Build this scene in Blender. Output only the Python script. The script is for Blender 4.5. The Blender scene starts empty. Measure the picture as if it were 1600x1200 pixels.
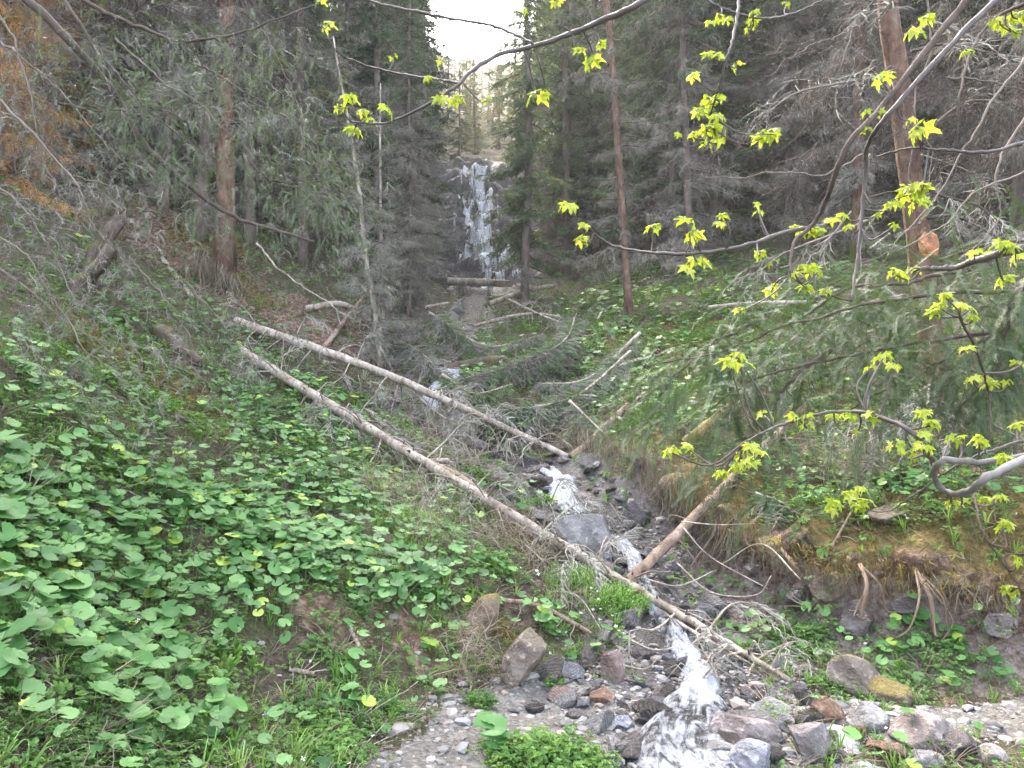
import bpy, bmesh, math, random
import numpy as np
from mathutils import Vector, Matrix
random.seed(7); rng = np.random.default_rng(7)
SC = bpy.context.scene; COL = SC.collection
PI = math.pi
# ------------------------------------------------------------------ camera
PITCH = math.radians(2.0); FPX = 1232.0; CAM = np.array([0, 0, 1.6])
cd = bpy.data.cameras.new('camera'); cam = bpy.data.objects.new('camera', cd); COL.objects.link(cam)
cam.location = CAM; cam.rotation_euler = (PI/2 + PITCH, 0, 0)
cd.sensor_width = 36; cd.lens = 36*FPX/1600; cd.clip_start = .05; cd.clip_end = 600
SC.camera = cam
FW = np.array([0, math.cos(PITCH), math.sin(PITCH)]); UP = np.array([0, -math.sin(PITCH), math.cos(PITCH)]); RT = np.array([1., 0, 0])
def P(px, py, d): return CAM + d*(FW + (px-800)/FPX*RT + (600-py)/FPX*UP)
def PX(p):
    q = np.asarray(p) - CAM; d = q@FW; dd = np.where(d > .05, d, .05)
    return 800+FPX*(q@RT)/dd, 600-FPX*(q@UP)/dd, d
# ------------------------------------------------------------------ light
SUN_EL, SUN_AZ = math.radians(46), math.radians(-20)
w = bpy.data.worlds.new('World'); SC.world = w; w.use_nodes = True
nt = w.node_tree; bg = nt.nodes['Background']; sky = nt.nodes.new('ShaderNodeTexSky')
sky.sky_type = 'NISHITA'; sky.sun_disc = False; sky.sun_elevation = SUN_EL; sky.sun_rotation = SUN_AZ
sky.air_density = 1.0; sky.dust_density = 4.0; sky.ozone_density = 1.0
hs = nt.nodes.new('ShaderNodeHueSaturation'); hs.inputs['Saturation'].default_value = .5; nt.links.new(sky.outputs[0], hs.inputs['Color']); nt.links.new(hs.outputs[0], bg.inputs[0]); bg.inputs[1].default_value = .15
sd = bpy.data.lights.new('sun', 'SUN'); sun = bpy.data.objects.new('sun', sd); COL.objects.link(sun)
sd.energy = 1.5; sd.angle = math.radians(10); sd.color = (1, .87, .70)
sv = Vector((math.sin(SUN_AZ)*math.cos(SUN_EL), math.cos(SUN_AZ)*math.cos(SUN_EL), math.sin(SUN_EL)))
sun.rotation_euler = sv.to_track_quat('Z', 'Y').to_euler()
SC.view_settings.view_transform = 'Standard'; SC.view_settings.look = 'None'
SC.view_settings.exposure = 3.65; SC.view_settings.gamma = 1
SC.render.engine = 'CYCLES'
SC.cycles.use_denoising = True; SC.cycles.denoiser = 'OPENIMAGEDENOISE'; SC.cycles.denoising_prefilter = 'NONE'; SC.cycles.denoising_input_passes = 'RGB_ALBEDO_NORMAL'; SC.cycles.max_bounces = 6; SC.cycles.diffuse_bounces = 3
SC.cycles.glossy_bounces = 2; SC.cycles.transmission_bounces = 3; SC.cycles.volume_bounces = 0
SC.cycles.sample_clamp_indirect = 3; SC.cycles.caustics_reflective = False; SC.cycles.caustics_refractive = False

# ------------------------------------------------------------------ noise
def _h(i, j, k, s):
    n = (i*374761393 + j*668265263 + k*2147483647 + s*974634777) & 0xffffffff
    n = ((n ^ (n >> 13))*1274126177) & 0xffffffff
    n = (n ^ (n >> 16)) & 0xffffffff
    return n/4294967295.0
def vnoise(p, s=0):
    p = np.asarray(p, float); f = np.floor(p).astype(np.int64); t = p-f; t = t*t*(3-2*t)
    r = 0
    for a in (0, 1):
        for b in (0, 1):
            for c in (0, 1):
                wgt = (t[..., 0] if a else 1-t[..., 0])*(t[..., 1] if b else 1-t[..., 1])*(t[..., 2] if c else 1-t[..., 2])
                r = r + wgt*_h(f[..., 0]+a, f[..., 1]+b, f[..., 2]+c, s)
    return r*2-1
def fbm(p, o=4, s=0):
    r = 0; a = 1; q = np.asarray(p, float)
    for i in range(o):
        r = r + a*vnoise(q, s+i); q = q*2.03+11.7; a *= .5
    return r
def fb2(x, y, sc, o=4, s=0): return fbm(np.stack([x*sc, y*sc, np.zeros_like(x)+s*3.1], -1), o, s)
def sstep(a, b, x): t = np.clip((x-a)/(b-a), 0, 1); return t*t*(3-2*t)

# ------------------------------------------------------------------ mesh helpers
def mk(name, V, F, mat, parent=None, smooth=False, attrs=None, midx=None, link=True):
    V = np.asarray(V, np.float32); F = np.asarray(F, np.int32)
    me = bpy.data.meshes.new(name); k = F.shape[1]
    me.vertices.add(len(V)); me.vertices.foreach_set('co', V.ravel())
    me.loops.add(F.size); me.loops.foreach_set('vertex_index', F.ravel())
    me.polygons.add(len(F)); me.polygons.foreach_set('loop_start', np.arange(0, F.size, k, dtype=np.int32))
    try: me.polygons.foreach_set('loop_total', np.full(len(F), k, np.int32))
    except Exception: pass
    for m in (mat if isinstance(mat, (list, tuple)) else [mat]): me.materials.append(m)
    if midx is not None: me.polygons.foreach_set('material_index', np.asarray(midx, np.int32))
    me.polygons.foreach_set('use_smooth', np.full(len(F), smooth, bool))
    for n, a in (attrs or {}).items():
        a = np.asarray(a, np.float32)
        if a.ndim == 1:
            at = me.attributes.new(n, 'FLOAT', 'POINT'); at.data.foreach_set('value', a)
        else:
            at = me.attributes.new(n, 'FLOAT_COLOR', 'POINT')
            at.data.foreach_set('color', np.concatenate([a, np.ones((len(a), 1), np.float32)], 1).ravel())
    me.update(calc_edges=True)
    ob = bpy.data.objects.new(name, me)
    if link: COL.objects.link(ob)
    if parent is not None: ob.parent = parent
    return ob
def tag(o, label=None, cat=None, group=None, kind=None):
    if label: o['label'] = label
    if cat: o['category'] = cat
    if group: o['group'] = group
    if kind: o['kind'] = kind
    return o
def empty(name, loc=(0, 0, 0), rz=0):
    o = bpy.data.objects.new(name, None); COL.objects.link(o); o.location = tuple(loc); o.rotation_euler.z = rz; o.empty_display_size = .1
    return o
def copy_tree(o, parent=None):
    c = o.copy(); COL.objects.link(c)
    if parent is not None: c.parent = parent
    for ch in list(o.children): copy_tree(ch, c)
    return c
class Acc:
    def __init__(s): s.V = []; s.F = []; s.T = []; s.n = 0
    def add(s, V, F, t=.5):
        V = np.asarray(V, float); F = np.asarray(F)
        if len(V) == 0: return
        s.V.append(V); s.F.append(F+s.n); s.T.append(np.broadcast_to(np.asarray(t, float), (len(V),)).copy()); s.n += len(V)
    def inst(s, tpl, pos, M, t=None):
        V, F = tpl[:2]; n = len(pos)
        if n == 0: return
        W = np.einsum('nij,vj->nvi', M, V)+pos[:, None, :]
        FF = F[None]+(np.arange(n)*len(V))[:, None, None]
        tt = np.repeat(np.full(n, .5) if t is None else t, len(V))
        s.add(W.reshape(-1, 3), FF.reshape(-1, F.shape[1]), tt)
    def build(s, name, mat, parent=None, smooth=False, link=True):
        return mk(name, np.concatenate(s.V), np.concatenate(s.F), mat, parent, smooth, {'tint': np.concatenate(s.T)}, link=link)
def norm(v): return v/np.maximum(np.linalg.norm(v, axis=-1, keepdims=True), 1e-9)
def frames(x, zhint, roll=None):
    """matrices whose column 1 (local y) = x-direction given; local z ~ zhint"""
    y = norm(x); xx = norm(np.cross(y, zhint)); z = np.cross(xx, y)
    if roll is not None:
        c = np.cos(roll)[:, None]; s_ = np.sin(roll)[:, None]; xx, z = xx*c+z*s_, z*c-xx*s_
    return np.stack([xx, y, z], -1)
def smoothpath(pts, n=24):
    pts = np.asarray(pts, float); m = len(pts)
    if m < 3: return pts[0]+(pts[-1]-pts[0])*np.linspace(0, 1, n)[:, None]
    q = np.vstack([2*pts[0]-pts[1], pts, 2*pts[-1]-pts[-2]]); t = np.linspace(0, m-1-1e-6, n); i = t.astype(int); f = (t-i)[:, None]
    a, b, c, d = q[i], q[i+1], q[i+2], q[i+3]
    return .5*((2*b)+(-a+c)*f+(2*a-5*b+4*c-d)*f*f+(-a+3*b-3*c+d)*f**3)
def tube(path, r, k=6, cap=True):
    path = np.asarray(path, float); n = len(path); r = np.broadcast_to(np.asarray(r, float), (n,))
    d = norm(np.gradient(path, axis=0)); ref = np.array([0, 0, 1.]) if abs(d[0, 2]) < .9 else np.array([1., 0, 0])
    u = norm(np.cross(d, ref)); 
    for i in range(1, n):
        v = u[i-1]-d[i]*np.dot(u[i-1], d[i]); u[i] = v/max(np.linalg.norm(v), 1e-9)
    v = np.cross(d, u); a = np.arange(k)*2*PI/k
    V = path[:, None]+r[:, None, None]*(np.cos(a)[None, :, None]*u[:, None]+np.sin(a)[None, :, None]*v[:, None])
    V = V.reshape(-1, 3); F = []
    i = np.arange(n-1)[:, None]*k; j = np.arange(k)[None]; j2 = (j+1) % k
    A = i+j; B = i+j2; C_ = i+k+j2; D = i+k+j
    F = np.concatenate([np.stack([A, B, C_], -1).reshape(-1, 3), np.stack([A, C_, D], -1).reshape(-1, 3)])
    if cap:
        V = np.vstack([V, path[0], path[-1]]); e = (n-1)*k
        F = np.vstack([F, [[len(V)-2, (q+1) % k, q] for q in range(k)], [[len(V)-1, e+q, e+(q+1) % k] for q in range(k)]])
    return V, F

# ------------------------------------------------------------------ materials
def newmat(name):
    m = bpy.data.materials.new(name); m.use_nodes = True; n = m.node_tree.nodes; n.clear()
    out = n.new('ShaderNodeOutputMaterial'); p = n.new('ShaderNodeBsdfPrincipled'); m.node_tree.links.new(p.outputs[0], out.inputs[0])
    return m, m.node_tree, p, out
def N(t, typ, **kw):
    nd = t.nodes.new(typ)
    for k, v in kw.items():
        if k.startswith('i_'): nd.inputs[k[2:].replace('_', ' ')].default_value = v
        else: setattr(nd, k, v)
    return nd
def L(t, a, b): t.links.new(a, b)
def ramp(t, fac, stops):
    r = t.nodes.new('ShaderNodeValToRGB'); e = r.color_ramp.elements
    while len(e) < len(stops): e.new(.5)
    for i, (p, c) in enumerate(stops): e[i].position = p; e[i].color = (*c, 1)
    L(t, fac, r.inputs[0]); return r.outputs[0]
def mix(t, f, a, b, mode='MIX'):
    m = t.nodes.new('ShaderNodeMix'); m.data_type = 'RGBA'; m.blend_type = mode
    for s, v in ((0, f), (6, a), (7, b)):
        if hasattr(v, 'links'): L(t, v, m.inputs[s])
        else: m.inputs[s].default_value = v if s == 0 else (*v, 1)
    return m.outputs[2]
def math_(t, op, a, b=None, clamp=False):
    m = t.nodes.new('ShaderNodeMath'); m.operation = op; m.use_clamp = clamp
    for s, v in ((0, a), (1, b)):
        if v is None: continue
        if hasattr(v, 'links'): L(t, v, m.inputs[s])
        else: m.inputs[s].default_value = v
    return m.outputs[0]
def noise(t, vec, sc, det=4, rough=.6, dist=0):
    n = N(t, 'ShaderNodeTexNoise'); n.inputs['Scale'].default_value = sc; n.inputs['Detail'].default_value = det
    n.inputs['Roughness'].default_value = rough; n.inputs['Distortion'].default_value = dist
    if vec is not None: L(t, vec, n.inputs['Vector'])
    return n.outputs['Fac']
def bump(t, h, p, st=.5, dist=.02):
    b = N(t, 'ShaderNodeBump'); b.inputs['Strength'].default_value = st; b.inputs['Distance'].default_value = dist
    L(t, h, b.inputs['Height']); L(t, b.outputs[0], p.inputs['Normal']); return b
def objco(t, s=(1, 1, 1)):
    c = N(t, 'ShaderNodeTexCoord'); m = N(t, 'ShaderNodeMapping'); m.inputs['Scale'].default_value = s
    L(t, c.outputs['Object'], m.inputs[0]); return m.outputs[0]
def geopos(t):
    return N(t, 'ShaderNodeNewGeometry').outputs['Position']
def leafmat(name, stops, rough=.5, tr=.35, spec=.3, objr=.0, trc=1.3):
    m, t, p, out = newmat(name); a = N(t, 'ShaderNodeAttribute', attribute_name='tint')
    oi = N(t, 'ShaderNodeObjectInfo')
    f = math_(t, 'ADD', a.outputs['Fac'], math_(t, 'MULTIPLY', math_(t, 'SUBTRACT', oi.outputs['Random'], .5), objr), True)
    c = ramp(t, f, stops); nz = noise(t, geopos(t), 6, 2)
    c = mix(t, math_(t, 'MULTIPLY', nz, .5), c, (.03, .04, .02), 'MIX') if tr < .2 else c
    L(t, c, p.inputs['Base Color']); p.inputs['Roughness'].default_value = rough; p.inputs['Specular IOR Level'].default_value = spec
    if tr > 0:
        tl = N(t, 'ShaderNodeBsdfTranslucent'); g = mix(t, 1., c, (trc, trc, trc*.55), 'MULTIPLY'); L(t, g, tl.inputs[0])
        ms = N(t, 'ShaderNodeMixShader'); ms.inputs[0].default_value = tr
        L(t, p.outputs[0], ms.inputs[1]); L(t, tl.outputs[0], ms.inputs[2]); L(t, ms.outputs[0], out.inputs[0])
    return m
def barkmat(name, stops, sc=6, zs=.25, st=.6, rough=.9, moss=0, knots=False):
    m, t, p, out = newmat(name); v = objco(t, (1, 1, zs))
    n1 = noise(t, v, sc, 6, .7, .4); oi = N(t, 'ShaderNodeObjectInfo')
    n2 = noise(t, objco(t), sc*.25, 3)
    f = math_(t, 'ADD', math_(t, 'MULTIPLY', n1, .6), math_(t, 'MULTIPLY', n2, .4))
    c = ramp(t, f, stops)
    if moss:
        mf = math_(t, 'MULTIPLY', ramp(t, noise(t, geopos(t), 3, 4), [(.5, (0, 0, 0)), (.62, (1, 1, 1))]), moss)
        c = mix(t, mf, c, (.12, .12, .03))
    L(t, c, p.inputs['Base Color']); p.inputs['Roughness'].default_value = rough; p.inputs['Specular IOR Level'].default_value = .2
    bump(t, n1, p, st, .03); return m
M = {}
M['needle'] = leafmat('spruce_needles', [(0, (.045, .07, .045)), (.5, (.09, .13, .07)), (1, (.16, .21, .10))], .6, .25, .3, .5)
M['needle_near'] = leafmat('fir_needles', [(0, (.03, .055, .025)), (.5, (.06, .095, .045)), (1, (.13, .17, .10))], .55, .25, .3)
M['deadtwig'] = leafmat('dead_twigs', [(0, (.16, .14, .12)), (.5, (.30, .275, .24)), (1, (.46, .43, .38))], .9, 0, .1, .4)
M['deadtwig'].node_tree.nodes
M['twigdark'] = barkmat('twig_bark', [(.3, (.035, .026, .022)), (.7, (.13, .1, .085))], 12)
M['bark'] = barkmat('spruce_bark', [(.3, (.06, .047, .038)), (.5, (.14, .112, .093)), (.7, (.27, .23, .2))], 7, .3)
M['bark_red'] = barkmat('red_spruce_bark', [(.32, (.035, .022, .018)), (.46, (.13, .075, .055)), (.58, (.21, .135, .1)), (.72, (.33, .27, .23))], 16, .35, 1.6)
M['bark_pale'] = barkmat('pale_log_bark', [(.34, (.09, .07, .055)), (.46, (.26, .21, .17)), (.62, (.5, .44, .385))], 16, .3, 1., moss=.25)
M['bark_pink'] = barkmat('pinkish_log_bark', [(.34, (.08, .055, .042)), (.48, (.22, .15, .115)), (.64, (.38, .30, .25))], 16, .35, 1., moss=.2)
M['bark_dark'] = barkmat('rotten_wood', [(.3, (.03, .02, .015)), (.55, (.1, .075, .06)), (.75, (.24, .2, .17))], 10, .3, .9, moss=.6)
M['bark_moss'] = barkmat('mossy_bark', [(.3, (.08, .06, .03)), (.5, (.2, .15, .06)), (.75, (.28, .22, .1))], 10, .3, .9, moss=.9)
M['maple'] = barkmat('maple_bark', [(.3, (.04, .032, .03)), (.6, (.12, .1, .095))], 14, .3, .3, .6)
M['maple_pale'] = barkmat('pale_maple_bark', [(.3, (.08, .07, .062)), (.6, (.22, .2, .185))], 14, .3, .3, .6)
M['root'] = barkmat('root_bark', [(.3, (.11, .07, .05)), (.6, (.28, .2, .15))], 14)
M['maple_leaf'] = leafmat('maple_leaves', [(0, (.26, .34, .035)), (.5, (.36, .44, .05)), (1, (.5, .54, .12))], .5, .5, .3, .3, 1.0)
M['butter'] = leafmat('butterbur_leaves', [(0, (.025, .08, .02)), (.45, (.065, .17, .04)), (.85, (.12, .25, .07)), (1, (.24, .34, .045))], .5, .25, .28, .25)
M['herb'] = leafmat('herb_leaves', [(0, (.045, .11, .025)), (.5, (.1, .2, .045)), (1, (.2, .32, .07))], .5, .35, .3)
M['grass'] = leafmat('grass_blades', [(0, (.07, .16, .03)), (.6, (.16, .3, .06)), (1, (.3, .4, .13))], .5, .3, .3)
M['straw'] = leafmat('dry_straw', [(0, (.1, .075, .055)), (.5, (.25, .2, .15)), (1, (.46, .39, .31))], .8, .15, .2)
M['moss'] = leafmat('moss_tufts', [(0, (.045, .04, .012)), (.5, (.14, .105, .03)), (1, (.31, .22, .065))], .9, .2, .1)
M['flower'] = leafmat('white_petals', [(0, (.6, .6, .62)), (1, (.85, .85, .85))], .6, .2, .1)
def rockmat(name, cols, wet=0, moss=0, sc=3):
    m, t, p, out = newmat(name); v = objco(t)
    w_ = N(t, 'ShaderNodeTexWave'); w_.inputs['Scale'].default_value = 1.6; w_.inputs['Distortion'].default_value = 9; w_.inputs['Detail'].default_value = 4
    mp = N(t, 'ShaderNodeMapping'); mp.inputs['Rotation'].default_value = (1.2, .5, .3); L(t, v, mp.inputs[0]); L(t, mp.outputs[0], w_.inputs[0])
    n1 = noise(t, v, sc, 8, .68, .5); n2 = noise(t, v, sc*7, 4, .6)
    f = math_(t, 'ADD', math_(t, 'MULTIPLY', n1, .88), math_(t, 'MULTIPLY', w_.outputs['Fac'], .12))
    c = ramp(t, f, [(.3, cols[0]), (.5, cols[1]), (.72, cols[2])])
    oi = N(t, 'ShaderNodeObjectInfo'); c = mix(t, 1., c, ramp(t, oi.outputs['Random'], [(0, (.6, .58, .57)), (.4, (1., .98, .97)), (.7, (.8, .8, .84)), (1, (1.15, 1.05, .98))]), 'MULTIPLY')
    c = mix(t, math_(t, 'MULTIPLY', ramp(t, n2, [(.55, (0, 0, 0)), (.7, (1, 1, 1))]), .35), c, tuple(min(1, x*2.0) for x in cols[2]))
    if moss:
        g = N(t, 'ShaderNodeNewGeometry'); sx = N(t, 'ShaderNodeSeparateXYZ'); L(t, g.outputs['Normal'], sx.inputs[0])
        mf = math_(t, 'ADD', sx.outputs['Z'], math_(t, 'MULTIPLY', math_(t, 'SUBTRACT', n1, .5), 2.5))
        mf = math_(t, 'MULTIPLY', ramp(t, mf, [(.3, (0, 0, 0)), (.95, (1, 1, 1))]), moss)
        c = mix(t, mf, c, mix(t, n2, (.05, .045, .012), (.22, .17, .045)))
    L(t, c, p.inputs['Base Color']); p.inputs['Roughness'].default_value = .35 if wet else .8; p.inputs['Specular IOR Level'].default_value = .5 if wet else .25
    cr = N(t, 'ShaderNodeTexVoronoi', feature='DISTANCE_TO_EDGE'); cr.inputs['Scale'].default_value = sc*1.6; L(t, mp.outputs[0], cr.inputs['Vector']); ck = ramp(t, cr.outputs['Distance'], [(0, (0, 0, 0)), (.03, (1, 1, 1))])
    bump(t, math_(t, 'ADD', math_(t, 'ADD', f, math_(t, 'MULTIPLY', n2, .35)), math_(t, 'MULTIPLY', ck, .04)), p, 1, .09); return m
M['rock'] = rockmat('grey_rock', [(.09, .085, .085), (.2, .195, .195), (.36, .35, .34)])
M['rock_purple'] = rockmat('purple_rock', [(.08, .068, .066), (.19, .165, .16), (.35, .32, .31)])
M['rock_blue'] = rockmat('blue_grey_rock', [(.08, .09, .11), (.19, .2, .235), (.38, .4, .44)], 1)
M['rock_rust'] = rockmat('rusty_rock', [(.08, .05, .035), (.2, .12, .08), (.3, .22, .17)], 0)
M['rock_red'] = rockmat('reddish_rock', [(.11, .075, .062), (.24, .17, .15), (.38, .3, .27)])
M['rock_dark'] = rockmat('wet_dark_rock', [(.02, .018, .018), (.06, .05, .05), (.13, .115, .11)], 1)
M['rock_moss'] = rockmat('mossy_rock', [(.06, .045, .035), (.17, .13, .1), (.3, .25, .2)], 0, .95)
M['rock_lmoss'] = rockmat('layered_rock', [(.05, .04, .035), (.18, .145, .12), (.36, .31, .27)], 0, .35)

def groundmat():
    m, t, p, out = newmat('forest_floor'); g = geopos(t); a = N(t, 'ShaderNodeAttribute', attribute_name='mask')
    sp = N(t, 'ShaderNodeSeparateColor'); L(t, a.outputs['Color'], sp.inputs[0])
    n1 = noise(t, g, 1.3, 6, .65); n2 = noise(t, g, 14, 6, .7); n3 = noise(t, g, 60, 4, .7)
    base = ramp(t, math_(t, 'ADD', math_(t, 'MULTIPLY', n2, .6), math_(t, 'MULTIPLY', n3, .4)), [(.35, (.035, .026, .02)), (.5, (.09, .07, .052)), (.66, (.24, .19, .15))])
    green = ramp(t, n3, [(.35, (.03, .045, .012)), (.65, (.1, .13, .035))])
    c = mix(t, math_(t, 'MULTIPLY', ramp(t, n1, [(.42, (0, 0, 0)), (.58, (1, 1, 1))]), .55), base, green)
    mossc = ramp(t, n2, [(.3, (.04, .032, .012)), (.5, (.115, .09, .028)), (.7, (.27, .19, .06))])
    vor = N(t, 'ShaderNodeTexVoronoi'); vor.inputs['Scale'].default_value = 28; L(t, g, vor.inputs['Vector'])
    grav = mix(t, .55, ramp(t, vor.outputs['Color'], [(.2, (.11, .095, .09)), (.5, (.25, .225, .215)), (.85, (.45, .42, .41))]), ramp(t, n3, [(.3, (.08, .07, .065)), (.7, (.36, .33, .31))]))
    soil = ramp(t, n2, [(.3, (.06, .035, .025)), (.5, (.17, .1, .075)), (.7, (.5, .37, .29))])
    def msk(ch, sc=.9): return math_(t, 'MULTIPLY', ramp(t, math_(t, 'ADD', ch, math_(t, 'MULTIPLY', math_(t, 'SUBTRACT', n2, .5), .9)), [(.35, (0, 0, 0)), (.6, (1, 1, 1))]), sc)
    c = mix(t, msk(sp.outputs[2]), c, soil); c = mix(t, msk(sp.outputs[0]), c, mossc); c = mix(t, msk(sp.outputs[1]), c, grav)
    wt = N(t, 'ShaderNodeAttribute', attribute_name='wet').outputs['Fac']; c = mix(t, math_(t, 'MULTIPLY', wt, .8), c, mix(t, n3, (.012, .011, .011), (.09, .082, .078)))
    L(t, c, p.inputs['Base Color']); L(t, math_(t, 'SUBTRACT', .95, math_(t, 'MULTIPLY', wt, .5)), p.inputs['Roughness']); p.inputs['Specular IOR Level'].default_value = .2
    bump(t, math_(t, 'ADD', n2, math_(t, 'MULTIPLY', n3, .5)), p, 1, .08); return m
M['ground'] = groundmat()
def pathmat():
    m, t, p, out = newmat('path_gravel'); g = geopos(t)
    vor = N(t, 'ShaderNodeTexVoronoi'); vor.inputs['Scale'].default_value = 45; L(t, g, vor.inputs['Vector'])
    n2 = noise(t, g, 9, 6, .7); n3 = noise(t, g, 90, 4, .7)
    c = mix(t, .5, ramp(t, vor.outputs['Color'], [(.2, (.055, .052, .047)), (.5, (.12, .114, .105)), (.85, (.23, .222, .21))]), ramp(t, n3, [(.3, (.05, .046, .04)), (.7, (.21, .2, .183))]))
    c = mix(t, ramp(t, n2, [(.4, (.6, .6, .6)), (.6, (0, 0, 0))]), c, (.09, .072, .056))
    L(t, c, p.inputs['Base Color']); p.inputs['Roughness'].default_value = .9
    bump(t, math_(t, 'ADD', vor.outputs['Distance'], n3), p, .8, .02); return m
M['path'] = pathmat()
def watermat(name, foam, base=.36, fc=(.32, .335, .37)):
    m, t, p, out = newmat(name); g = geopos(t); a = N(t, 'ShaderNodeAttribute', attribute_name='tint')
    uv = N(t, 'ShaderNodeAttribute', attribute_name='flow'); mp = N(t, 'ShaderNodeMapping'); mp.inputs['Scale'].default_value = (8, 2.2, 0)
    L(t, uv.outputs['Color'], mp.inputs[0])
    n1 = noise(t, mp.outputs[0], 2.2, 6, .7, 1.2); n2 = noise(t, g, 22, 4, .6)
    f = math_(t, 'ADD', math_(t, 'ADD', math_(t, 'MULTIPLY', n1, .8), math_(t, 'MULTIPLY', n2, .35)), math_(t, 'MULTIPLY', math_(t, 'SUBTRACT', a.outputs['Fac'], .5), foam))
    ff = ramp(t, f, [(.68, (0, 0, 0)), (.9, (1, 1, 1))])
    c = mix(t, ff, (.05, .045, .042), fc)
    L(t, c, p.inputs['Base Color']); L(t, math_(t, 'ADD', math_(t, 'MULTIPLY', ff, .5), .08), p.inputs['Roughness'])
    tr = N(t, 'ShaderNodeBsdfTransparent'); tr.inputs[0].default_value = (.85, .85, .83, 1)
    ms = N(t, 'ShaderNodeMixShader'); sx = N(t, 'ShaderNodeSeparateColor'); L(t, uv.outputs['Color'], sx.inputs[0]); ed = math_(t, 'SUBTRACT', math_(t, 'ADD', math_(t, 'MULTIPLY', math_(t, 'ADD', n1, n2), 1.25), -.35), sx.outputs[2]); ed = ramp(t, ed, [(.0, (0, 0, 0)), (.42, (1, 1, 1))]); L(t, math_(t, 'MULTIPLY', ed, math_(t, 'ADD', math_(t, 'MULTIPLY', ff, .62), base, True)), ms.inputs[0])
    L(t, tr.outputs[0], ms.inputs[1]); L(t, p.outputs[0], ms.inputs[2]); L(t, ms.outputs[0], out.inputs[0])
    bump(t, math_(t, 'ADD', n1, n2), p, .9, .05); return m
M['water'] = watermat('stream_water', .8)
M['fall'] = watermat('falling_water', .8, .0, (.85, .87, .92))

# ------------------------------------------------------------------ terrain
STREAM_PX = [(745, 452, 26), (735, 500, 19), (715, 545, 15), (692, 598, 12.1), (660, 655, 10.8), (705, 692, 9.9), (800, 715, 9.2), (868, 742, 8.5), (888, 785, 7.7), (940, 822, 7.15),
             (985, 862, 6.4), (1003, 912, 5.85), (1050, 985, 5.25), (1095, 1060, 4.65), (1070, 1120, 4.05), (1075, 1200, 3.5)]
STREAM = np.array([P(*q) for q in STREAM_PX]); STREAM = np.vstack([STREAM, [1.0, 2.4, -.12], [1.6, 1.0, -.4], [2.6, -2.5, -.9]])
SP = smoothpath(STREAM, 400)
LIP = np.array([P(*q) for q in [(905, 668, 9.6), (1000, 697, 8.0), (1060, 738, 7.2), (1135, 788, 6.65), (1205, 838, 6.15), (1300, 878, 5.5), (1420, 885, 5.25), (1600, 905, 4.9)]])
LIP = np.vstack([LIP, [5.5, 4.3, .6], [9, 3.2, .8]])
def polydist(x, y, pl):
    best = np.full(x.shape, 1e9); sgn = np.zeros(x.shape); tt = np.zeros(x.shape); zz = np.zeros(x.shape)
    for i in range(len(pl)-1):
        a, b = pl[i], pl[i+1]; dx, dy = b[0]-a[0], b[1]-a[1]; l2 = dx*dx+dy*dy+1e-12
        t = np.clip(((x-a[0])*dx+(y-a[1])*dy)/l2, 0, 1); ex = x-(a[0]+t*dx); ey = y-(a[1]+t*dy); d = ex*ex+ey*ey
        k = d < best; best = np.where(k, d, best); sgn = np.where(k, np.sign(dx*ey-dy*ex), sgn); tt = np.where(k, i+t, tt)
        zz = np.where(k, a[2]+t*(b[2]-a[2]), zz)
    return np.sqrt(best), sgn, tt, zz
def bank(x, y):
    d, s, t, z = polydist(x, y, LIP); sdv = d*s + .20*fb2(x, y, 1.1, 2, 5)+.10*fb2(x, y, 4., 3, 15)
    H = np.interp(t, [0, 1, 2, 3, 4, 5, 6, 7, 8, 9], [.0, .25, .42, .5, .48, .42, .42, .4, .35, .3])
    H = H*(1+.35*fb2(x, y, 1.3, 2, 25)); k = .75*sstep(-.3, .0, sdv)+.25*sstep(-.1, .5, sdv)
    return H*k, sdv, H, t
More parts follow.
